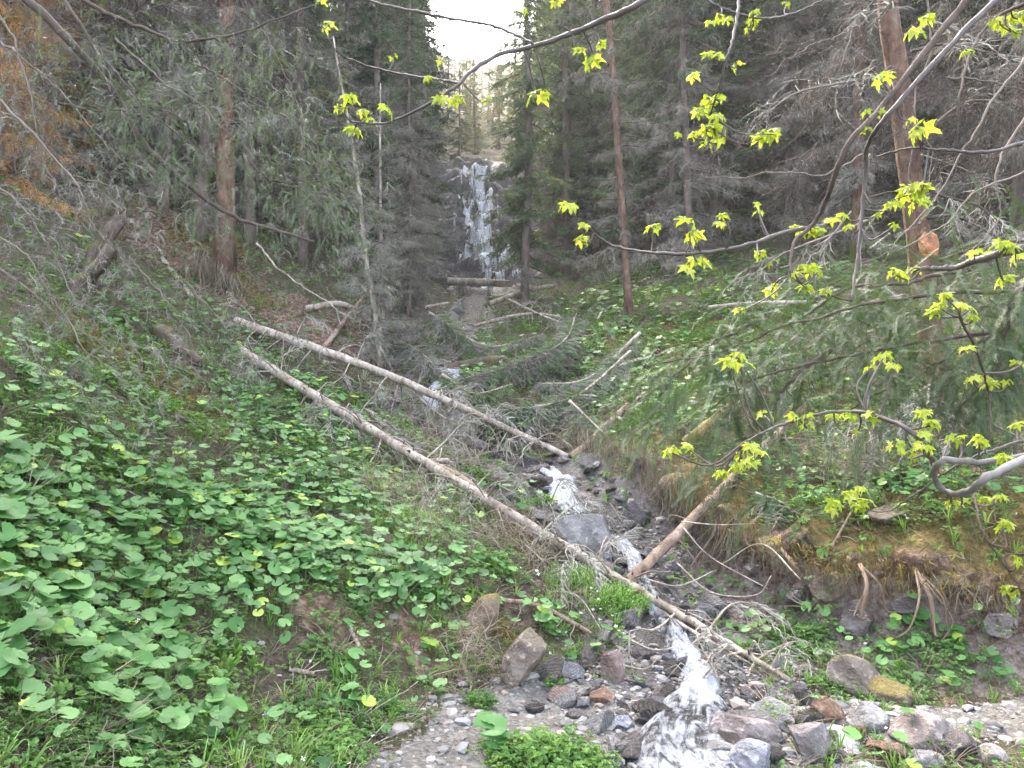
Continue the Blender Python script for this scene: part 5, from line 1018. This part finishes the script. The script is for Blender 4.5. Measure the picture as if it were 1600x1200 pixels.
MB = [  # name label, depth, r0, r1, pts, mat
 ('maple branch arching across the top of the picture towards the left', 3.2, .017, .004, [(1040, -25), (1000, 5), (940, 32), (860, 65), (780, 85), (735, 112), (713, 135), (660, 168), (600, 193), (548, 190)], 'maple'),
 ('thin maple branch rising left from the arching branch at the top', 3.25, .006, .008, [(560, -5), (600, 8), (680, 24), (760, 38), (800, 52), (832, 68)], 'maple'),
 ('thin maple twig joining the arching branch from the left', 3.3, .003, .006, [(500, 35), (525, 78), (560, 98), (610, 112), (670, 122), (718, 130)], 'maple'),
 ('maple shoot hanging straight down at the top right of centre', 3.0, .008, .003, [(1157, -20), (1150, 40), (1140, 80), (1122, 140), (1108, 190), (1100, 225)], 'maple'),
 ('short curved maple branch along the top edge', 3.1, .007, .003, [(1080, -20), (1120, 8), (1180, 28), (1225, 25), (1270, 8), (1310, -15)], 'maple'),
 ('long slender maple branch sweeping left in the centre right', 2.9, .010, .003, [(1290, 352), (1230, 362), (1160, 385), (1070, 396), (1000, 393), (950, 380), (920, 355), (888, 330)], 'maple'),
 ('dark maple branch slanting down from the top right corner', 2.8, .016, .006, [(1535, -30), (1470, 50), (1380, 165), (1325, 225), (1300, 290), (1275, 345), (1240, 380), (1235, 430)], 'twigdark'),
 ('paler maple branch slanting beside the dark one from the top right corner', 2.9, .014, .006, [(1620, -60), (1530, 25), (1440, 120), (1380, 190), (1355, 230), (1350, 300), (1340, 400), (1330, 470)], 'maple'),
 ('thick dark maple branch entering at the right border', 2.3, .018, .008, [(1640, 378), (1580, 392), (1530, 405), (1490, 418), (1440, 420)], 'maple'),
 ('thick maple branch curling in a loop at the lower right', 2.1, .013, .009, [(1650, 700), (1600, 718), (1545, 745), (1510, 768), (1480, 768), (1462, 750), (1462, 730), (1480, 718), (1530, 722), (1600, 712), (1650, 700)], 'maple_pale'),
 ('long arched maple branch running left from the curled loop', 2.15, .010, .003, [(1463, 735), (1450, 705), (1420, 672), (1370, 650), (1310, 643), (1250, 655), (1195, 675), (1165, 690)], 'maple'),
 ('thin maple shoot along the right border, hanging', 2.5, .006, .003, [(1500, 495), (1530, 560), (1545, 620), (1548, 690)], 'twigdark'),
 ('thin maple twig crossing low at the right', 2.2, .005, .002, [(1640, 680), (1560, 700), (1480, 735), (1420, 780), (1380, 800), (1320, 790)], 'maple'),
 ('thin maple shoot dropping from the curled loop to the bottom right', 2.2, .004, .002, [(1520, 770), (1535, 830), (1560, 870), (1600, 925)], 'twigdark'),
 ('forked maple shoot at the upper right border', 2.7, .008, .003, [(1640, -10), (1560, 25), (1520, 75), (1500, 150), (1495, 230)], 'twigdark'),
 ('horizontal maple branch reaching in from the right border, upper', 2.9, .010, .004, [(1640, 215), (1590, 225), (1540, 238), (1480, 235), (1420, 232), (1370, 245)], 'maple'),
]
CL = [(500, 5, .6), (512, 42, .9), (545, 155, .9), (532, 172, .7), (552, 205, .9), (566, 178, .7), (602, 172, .9), (578, 190, .7), (615, 92, .5), (690, 98, .5), (668, 125, .6), (690, 157, .9), (713, 158, .9), (760, 158, .5), (838, 152, 1.1), (852, 150, .6), (905, 80, .6), (925, 98, 1.1), (938, 72, .6), (870, 4, .7), (820, 18, .4), (745, 75, .4),
 (1110, 38, .6), (1138, 33, .7), (1178, 22, .6), (1178, 34, .6), (1228, 8, .5), (1125, 90, .8), (1150, 105, .6), (1083, 122, .8), (1108, 160, .9), (1130, 155, .5), (1120, 185, .9), (1110, 205, 1.1), (1125, 215, .9), (1105, 228, .7), (1060, 213, .5), (1192, 216, 1.1), (888, 325, 1.1), (912, 355, .6), (908, 378, .8), (1020, 360, .9), (1075, 350, 1.2), (1125, 353, .7), (1090, 410, 1.1), (1185, 335, .5), (1187, 400, .6),
 (1250, 362, .9), (1300, 347, .9), (1318, 340, .7), (1240, 432, .7), (1268, 425, 1.), (1262, 452, .9), (1205, 455, .9), (1290, 458, .6), (1155, 488, .7), (1375, 125, .9), (1430, 52, 1.1), (1448, 32, .8), (1510, 85, .7), (1568, 40, .9), (1590, 30, .9), (1580, 50, .6), (1438, 205, 1.3), (1425, 190, .6), (1418, 305, 1.2), (1435, 320, 1.1), (1395, 322, .9), (1440, 298, 1.), (1372, 338, .5), (1375, 180, .5), (1355, 205, .5),
 (1568, 385, 1.1), (1545, 400, .8), (1590, 405, .9), (1570, 440, 1.), (1400, 430, 1.), (1425, 425, .8), (1500, 480, .7), (1460, 492, .8), (1520, 500, .7), (1140, 570, 1.1), (1155, 560, .8), (1510, 548, .8), (1380, 560, .8), (1372, 565, .6), (1050, 708, .9), (1172, 702, 1.), (1160, 715, .9), (1150, 735, .8), (1190, 712, .7), (1195, 650, .6), (1240, 655, .7), (1305, 652, .9), (1330, 655, .7), (1440, 650, .9), (1455, 665, .9), (1440, 682, .9), (1400, 700, .6), (1520, 595, .8), (1545, 605, .8), (1590, 570, .6), (1575, 600, .5),
 (1330, 778, .9), (1355, 790, .9), (1305, 790, .9), (1345, 768, .6), (1365, 655, .6), (1540, 785, .7), (1572, 822, .6), (1580, 925, .9), (1590, 668, .7), (1530, 692, .8), (1425, 713, .5), (1500, 690, .5), (1570, 720, .6), (1380, 560, .5), (1490, 790, .6), (1260, 655, .5), (1590, 880, .4)]
mroots = []; mpaths = []
for lb, dep, r0, r1, pl, mt in MB:
    n = 50; q = np.array([P(a, b, dep+.10*math.sin(i*1.3+dep*7)) for i, (a, b) in enumerate(pl)]); path = smoothpath(q, n); path[1:-1] += rng.normal(size=(n-2, 3))*.0015; e = empty('maple_branch', path[0]); tag(e, lb, 'branch')
    v, f = tube(path, np.interp(np.linspace(0, 1, n), [0, 1], [r0*.82, r1*.82]), 9); c = np.vstack([np.repeat(path, 9, 0), path[0], path[-1]]); v = c+(v-c)*(1+.25*fbm(v*40, 2, 3))[:, None]; mk('stem', v-path[0], f, M[mt], e, True); mroots.append(e); mpaths.append(path)
r = np.random.default_rng(77)
CL = [(a, b, c*.85) for a, b, c in CL]+[(a+r.uniform(-26, 26), b+r.uniform(-16, 22), c*.7) for a, b, c in CL if a > 1000 and r.random() < .75]
for i, (px, py, s) in enumerate(CL):
    best = None
    for j, path in enumerate(mpaths):
        a, b, d = PX(path); dd = np.hypot(a-px, b-py); k = int(dd.argmin())
        if best is None or dd[k] < best[0]: best = (dd[k], j, k)
    dd, j, k = best; base = mpaths[j][k]; dep = PX(base[None])[2][0]+r.normal()*.06; tip = P(px, py, dep); o0 = mpaths[j][0]; e = mroots[j]
    md = (base+tip)/2+np.array([0, 0, -.12*np.linalg.norm(base-tip)])+r.normal(size=3)*.02*min(1, dd/60)
    tp = smoothpath([base, md, tip-np.array([0, 0, .0])], 9); v, f = tube(tp, np.linspace(.0035, .0022, 9)*(1 if dd > 15 else .7), 5); mk('twig', v-o0, f, M['maple' if r.random() < .6 else 'twigdark'], e, True)
    c = bpy.data.objects.new('leaf_cluster', BUD if s <= .45 else CM[i % 7]); COL.objects.link(c); c.parent = e; c.location = tuple(tip-o0+np.array([0, 0, .008])); sc = .06*s*dep/3.0; sc = max(sc, .03); c.scale = (sc, sc, sc); c.rotation_euler = (r.normal()*.3, r.normal()*.3, r.uniform(0, 6.3))

# bare twig tangles
def tangle(px_pts, dep, r0, label, nsub, ln, seed, mat='bark', name='bare_branch', down=.3, green=0, gsz=.3, sub2=3):
    DP = float(np.mean(dep)); r = np.random.default_rng(seed+3000); q = np.array([P(a, b, dep if np.isscalar(dep) else dep[i]) for i, (a, b) in enumerate(px_pts)]); n = 40; path = smoothpath(q, n); wb = np.cumsum(r.normal(size=(n-2, 3)), 0); path[1:-1] += (wb-np.linspace(0, 1, n-2)[:, None]*wb[-1])*.0011*DP; e = empty(name, path[0]); tag(e, label, 'branch'); o0 = path[0]
    v, f = tube(path, np.linspace(r0, r0*.3, n), 7); mk('stem', v-o0, f, M[mat], e, True); a = Acc(); tips = []; ax = norm(path[-1]-path[0])
    for i in range(nsub):
        k = r.integers(2, n-1); b = path[k]; d = norm(r.normal(size=3)*np.array([1, .7, .9])+ax*.8+np.array([0, 0, -down])); l = ln*r.uniform(.25, 1.1)
        p_ = [b]; dd = d
        for s_ in range(6): dd = norm(dd+r.normal(size=3)*.22+np.array([0, 0, -down*.15])); p_.append(p_[-1]+dd*l/6)
        p_ = smoothpath(p_, 10); a.add(*tube(p_, np.linspace(max(.0018, r0*.3, DP*.0007), DP*.0004, 10), 4, False), r.random()); tips += [(p_[m], p_[m]-p_[m-1]) for m in (4, 6, 8, 9)]
        for s_ in range(sub2):
            kk = r.integers(3, 9); d2 = norm(p_[kk]-p_[kk-1]+r.normal(size=3)*.8); l2 = l*r.uniform(.15, .4); pp = smoothpath([p_[kk], p_[kk]+d2*l2*.5+r.normal(size=3)*.01, p_[kk]+d2*l2+np.array([0, 0, -.1*l2])], 5); a.add(*tube(pp, np.linspace(DP*.00045, DP*.0003, 5), 3, False), r.random()); tips.append((pp[-1], pp[-1]-pp[-2]))
    a.build('twigs', M['bark'] if mat != 'twigdark' else M['twigdark'], e, True)
    db = [t for t in tips if r.random() < .14]
    if db and name == 'spruce_bough':
        ps = np.array([t[0] for t in db])-o0; dv = norm(np.array([t[1] for t in db]))+r.normal(size=(len(db), 3))*.35+np.array([0, 0, -.4]); d_ = Acc(); sz = gsz*2.0*r.uniform(.6, 1.2, len(db))
        for i in range(5): k = np.arange(len(db)) % 5 == i; d_.inst(DED[i], ps[k], frames(dv[k], np.tile([0, 0, 1.], (k.sum(), 1)))*sz[k, None, None]*np.array([1, 1, 1]), r.random(k.sum())*.7)
        d_.build('dead_twigs', M['deadtwig'], e)
    if green:
        g_ = Acc(); T_ = [t for t in tips if r.random() < green]; 
        if T_:
            pos = np.array([t[0] for t in T_])-o0; d = np.array([t[1] for t in T_]); m = len(T_); d = norm(d)+r.normal(size=(m, 3))*.3+np.array([0, 0, -.35]); g_.inst(FIR[0], pos, frames(d, np.tile([0, 0, 1.], (m, 1)), r.normal(size=m)*.4)*(gsz*r.uniform(.6, 1.2, m))[:, None, None], np.clip(.35+.25*r.random(m)+.25*(r.random(m) < .15), 0, 1))
            g_.build('needles', M['needle'] if green < .95 and dep_near(dep) else M['needle_near'], e)
    return e
def dep_near(d): return (d if np.isscalar(d) else min(d)) > 4
def fir_tpl(seed, n=34, ln=1., nl=.15, w=.011):
    r = np.random.default_rng(seed); V = []; F = []; p0 = np.zeros(3)
    for i in range(n):
        t = i/n; c = np.array([.04*math.sin(t*3), t*ln, -.10*t*t])
        for sg in (-1, 1):
            d = norm(np.array([sg*1., .55, r.uniform(-.15, .45)])); l = nl*r.uniform(.75, 1.1)*(1-.4*t); s_ = norm(np.cross(d, [0, 0, 1])); b = len(V); V += [c-s_*w, c+s_*w, c+d*l+s_*w*.5, c+d*l-s_*w*.5]; F += [(b, b+1, b+2), (b, b+2, b+3)]
    b = len(V); V += [np.array([-.012, 0, 0]), np.array([.012, 0, 0]), np.array([.04*math.sin(3), ln, -.1])]; F += [(b, b+1, b+2)]
    return np.array(V), np.array(F)
FIR = [fir_tpl(1, 26, 1., .13, .007)]
K = [0]
def TN(*a, **k): K[0] += 1; return tangle(*a, seed=K[0], **k)
# fir bough at right centre
for pl, dep, lb, n_ in [([(1640, 455), (1540, 455), (1440, 465), (1330, 480), (1230, 505), (1130, 545), (1010, 572)], 3.0, 'long silvery fir bough reaching left over the right slope, topmost', 46), ([(1620, 500), (1520, 520), (1400, 540), (1290, 560), (1180, 590), (1110, 640)], 2.9, 'fir bough just under the topmost silvery bough', 40), ([(1560, 520), (1470, 560), (1390, 600), (1330, 640)], 3.1, 'short fir bough hanging before the big trunk', 26), ([(1300, 545), (1240, 600), (1200, 660), (1180, 720)], 2.9, 'fir spray drooping towards the mossy edge', 22), ([(1640, 420), (1580, 470), (1560, 540), (1560, 600)], 2.8, 'fir spray at the right border', 22), ([(1500, 425), (1400, 440), (1310, 455), (1250, 500)], 3.2, 'thin fir bough under the maple leaves', 26), ([(1200, 500), (1130, 530), (1060, 580), (1030, 620)], 3.1, 'tip of a fir bough before the right slope', 16), ([(1620, 540), (1540, 590), (1500, 640)], 2.9, 'low fir spray near the curled maple loop', 14)]:
    TN(pl, dep, .009, lb, nsub=int(n_*1.5), ln=.38, mat='twigdark', name='fir_bough', down=.3, green=.95, gsz=.115, sub2=8)
# green and dead spruce boughs at the upper left
for pl, dep, r0, lb, n_, gr, ln, mt in [
 ([(20, -20), (100, 60), (160, 130), (205, 205), (270, 272), (345, 325), (410, 352), (490, 378)], (5.2, 5.2, 5.3, 5.4, 5.5, 5.6, 5.7, 5.8), .03, 'thick dark spruce limb slanting down from the upper left corner', 60, .35, 1.1, 'twigdark'),
 ([(90, -20), (170, 25), (230, 52), (300, 65), (380, 50), (500, 5)], 5.0, .016, 'dark spruce limb curving along the top left', 44, .6, .8, 'twigdark'),
 ([(100, 0), (150, 80), (185, 125), (240, 180), (330, 250)], 5.2, .012, 'slender spruce limb below the curved one at top left', 34, .5, .8, 'twigdark'),
 ([(-20, 140), (40, 200), (95, 262), (135, 320), (160, 360), (200, 410)], 4.6, .009, 'pale bare limb slanting down at the left border', 34, .0, .7, 'bark'),
 ([(110, 275), (150, 285), (200, 300), (270, 312)], 4.7, .005, 'pale side twig of the bare limb at left', 14, .1, .5, 'bark'),
 ([(-20, 280), (30, 310), (70, 370), (110, 440), (150, 520)], 4.4, .006, 'grey bare limb falling at the far left over the slope', 34, .05, .7, 'bark'),
 ([(-20, 360), (40, 400), (80, 460), (130, 540), (190, 590)], 4.2, .006, 'tangled dead limb at the left border below the grey one', 40, .1, .7, 'bark'),
 ([(-20, 0), (20, 60), (40, 140), (60, 240), (110, 330)], 5.0, .008, 'thin bare shoot hanging at the upper left border', 30, .05, .8, 'bark'),
 ([(400, 40), (440, 110), (470, 180), (490, 260), (520, 300)], 7, .010, 'drooping spruce spray with green ends right of the limb', 34, .75, .9, 'twigdark'),
 ([(380, 240), (430, 285), (480, 290), (540, 265)], 6, .010, 'green spruce tip under the thick dark limb', 30, .9, .7, 'twigdark'),
 ([(420, 280), (480, 310), (520, 350), (530, 400)], 6.5, .010, 'green spruce branch drooping left of the thin pale trunks', 34, .8, .9, 'twigdark'),
 ([(90, 160), (160, 170), (230, 165), (290, 190)], 5.4, .009, 'green spruce bough crossing the thick dark limb', 26, .85, .7, 'twigdark'),
 ([(300, 100), (360, 130), (430, 170), (500, 230)], 6, .01, 'grey green spruce bough above the stout pinkish trunk', 34, .6, .9, 'twigdark'),
 ([(200, 400), (240, 450), (285, 500), (310, 560)], 5.5, .007, 'thin dead limb hanging before the left slope', 26, .3, .6, 'bark'),
 ([(290, 440), (340, 500), (370, 560), (400, 620)], 5.8, .007, 'fine twiggy limb before the start of the long fallen trunks', 26, .5, .5, 'bark'),
 ([(0, 420), (60, 470), (140, 520), (240, 545), (330, 600)], 4.8, .006, 'dead twiggy limb lying over the left slope', 44, .15, .7, 'bark'),
 ([(400, 380), (450, 430), (520, 480), (590, 520)], 9, .012, 'long thin dead limb pointing at the pale trunks', 30, .1, 1.1, 'bark_pale'),
 ([(-20, 60), (60, 100), (150, 200), (200, 260)], 6, .01, 'brown dead spruce limb behind the corner limb', 50, .1, 1.2, 'bark'),
 ([(180, 60), (260, 120), (340, 190), (400, 250)], 7, .01, 'brown twiggy limb in the middle of the upper left thicket', 50, .3, 1.2, 'bark')]:
    TN(pl, dep, r0, lb, nsub=int(n_*1.8), ln=ln, mat=mt, name='spruce_bough', green=gr*.8, gsz=.11, sub2=7)
# bare tangle at the upper right
for pl, dep, lb, n_ in [([(1600, 90), (1540, 190), (1480, 290), (1400, 385), (1340, 470)], 3.6, 'bare tangled branch crossing the big trunk', 34), ([(1620, 260), (1530, 300), (1460, 360), (1380, 400), (1300, 420)], 3.7, 'bare tangled branch below the horizontal maple branch', 34), ([(1440, -20), (1450, 80), (1430, 160), (1455, 240), (1440, 330)], 4.0, 'bare twig hanging along the big trunk', 26), ([(1620, 150), (1560, 260), (1560, 350), (1480, 420)], 3.4, 'bare tangled branch at the right border', 34), ([(1340, 40), (1290, 60), (1230, 90), (1180, 150)], 6.5, 'bare dead limb left of the big trunk near the top', 24), ([(1350, 240), (1290, 270), (1200, 272), (1100, 275), (1080, 270)], 5.5, 'straight dead limb reaching left from the big trunk', 22), ([(1330, 330), (1270, 400), (1230, 470), (1190, 520)], 3.6, 'bare drooping branch under the dark slanting branch', 30), ([(1360, 240), (1345, 330), (1340, 420), (1350, 480)], 3.5, 'pale vertical bare branch left of the big trunk', 24), ([(1590, 480), (1560, 560), (1600, 640)], 3.0, 'bare twig at the right border beside the fir spray', 14), ([(1480, 120), (1560, 130), (1620, 160)], 3.6, 'bare twig near the upper right leaves', 18),
                       ([(1340, 20), (1300, 120), (1260, 200), (1200, 260)], 7.5, 'grey dead limb in the shade left of the big trunk', 34), ([(1400, 740), (1340, 720), (1270, 740), (1200, 745)], 5.8, 'dry brushwood limb on the shelf left of the big trunk', 40), ([(1460, 700), (1400, 680), (1330, 700), (1290, 730)], 6.0, 'dry tangle leaning on the foot of the big trunk', 44), ([(1200, 790), (1260, 800), (1320, 810)], 5.9, 'dry brushwood above the bank edge', 30)]:
    TN(pl, dep, .0055, lb, nsub=int(n_*1.5), ln=.6, mat='bark', down=.25, sub2=5)

# ------------------------------------------------------------------ damp valley air
def haze(density):
    X0, X1, Y0, Y1, Z0, Z1 = -62, 62, -12, 113, -14, 125
    V = [(x, y, z) for x in (X0, X1) for y in (Y0, Y1) for z in (Z0, Z1)]; F = [(0, 1, 3, 2), (4, 6, 7, 5), (0, 4, 5, 1), (2, 3, 7, 6), (0, 2, 6, 4), (1, 5, 7, 3)]
    m = bpy.data.materials.new('haze'); m.use_nodes = True; t = m.node_tree; t.nodes.clear(); o = t.nodes.new('ShaderNodeOutputMaterial'); v = t.nodes.new('ShaderNodeVolumePrincipled')
    v.inputs['Density'].default_value = density; v.inputs['Color'].default_value = (.93, .93, .97, 1); v.inputs['Anisotropy'].default_value = .3; t.links.new(v.outputs[0], o.inputs['Volume'])
    tag(mk('haze', V, F, m), kind='stuff')
haze(.0010)
print('ground z', GVV[:, 2].min(), GVV[:, 2].max())

for i, (pl, n_, ln, sp, lb) in enumerate([([(560, 770), (620, 800), (690, 860)], 700, .4, .16, 'dry arching stalks on the shoulder of the left slope'), ([(730, 850), (790, 870), (860, 905)], 600, .35, .13, 'dry straw clump below the lower long trunk'), ([(610, 690), (680, 720), (730, 760)], 600, .5, .2, 'dry brush between the two long trunks'),
   ([(740, 1000), (730, 1030), (760, 1060)], 260, .2, .06, 'dry grass tuft hanging by the folded outcrop'), ([(820, 680), (860, 700), (900, 700)], 350, .4, .15, 'dry stalks around the tip of the upper long trunk'), ([(1310, 752), (1345, 748), (1380, 745)], 700, .35, .16, 'dry brushwood heap on the right shelf near the big trunk'), ([(580, 630), (640, 650), (690, 680)], 500, .5, .25, 'pale dry brush beside the upper cascade')]):
    hair('dry_brush', [G(*q)+np.array([0, 0, .12]) for q in pl], n_, ln, lb, 'straw', 60+i, 'plant', .0022+.0006*(i in (2, 4, 6)), sp, down=(.2, -.3, .25), curl=.9, tint=(.3, 1))
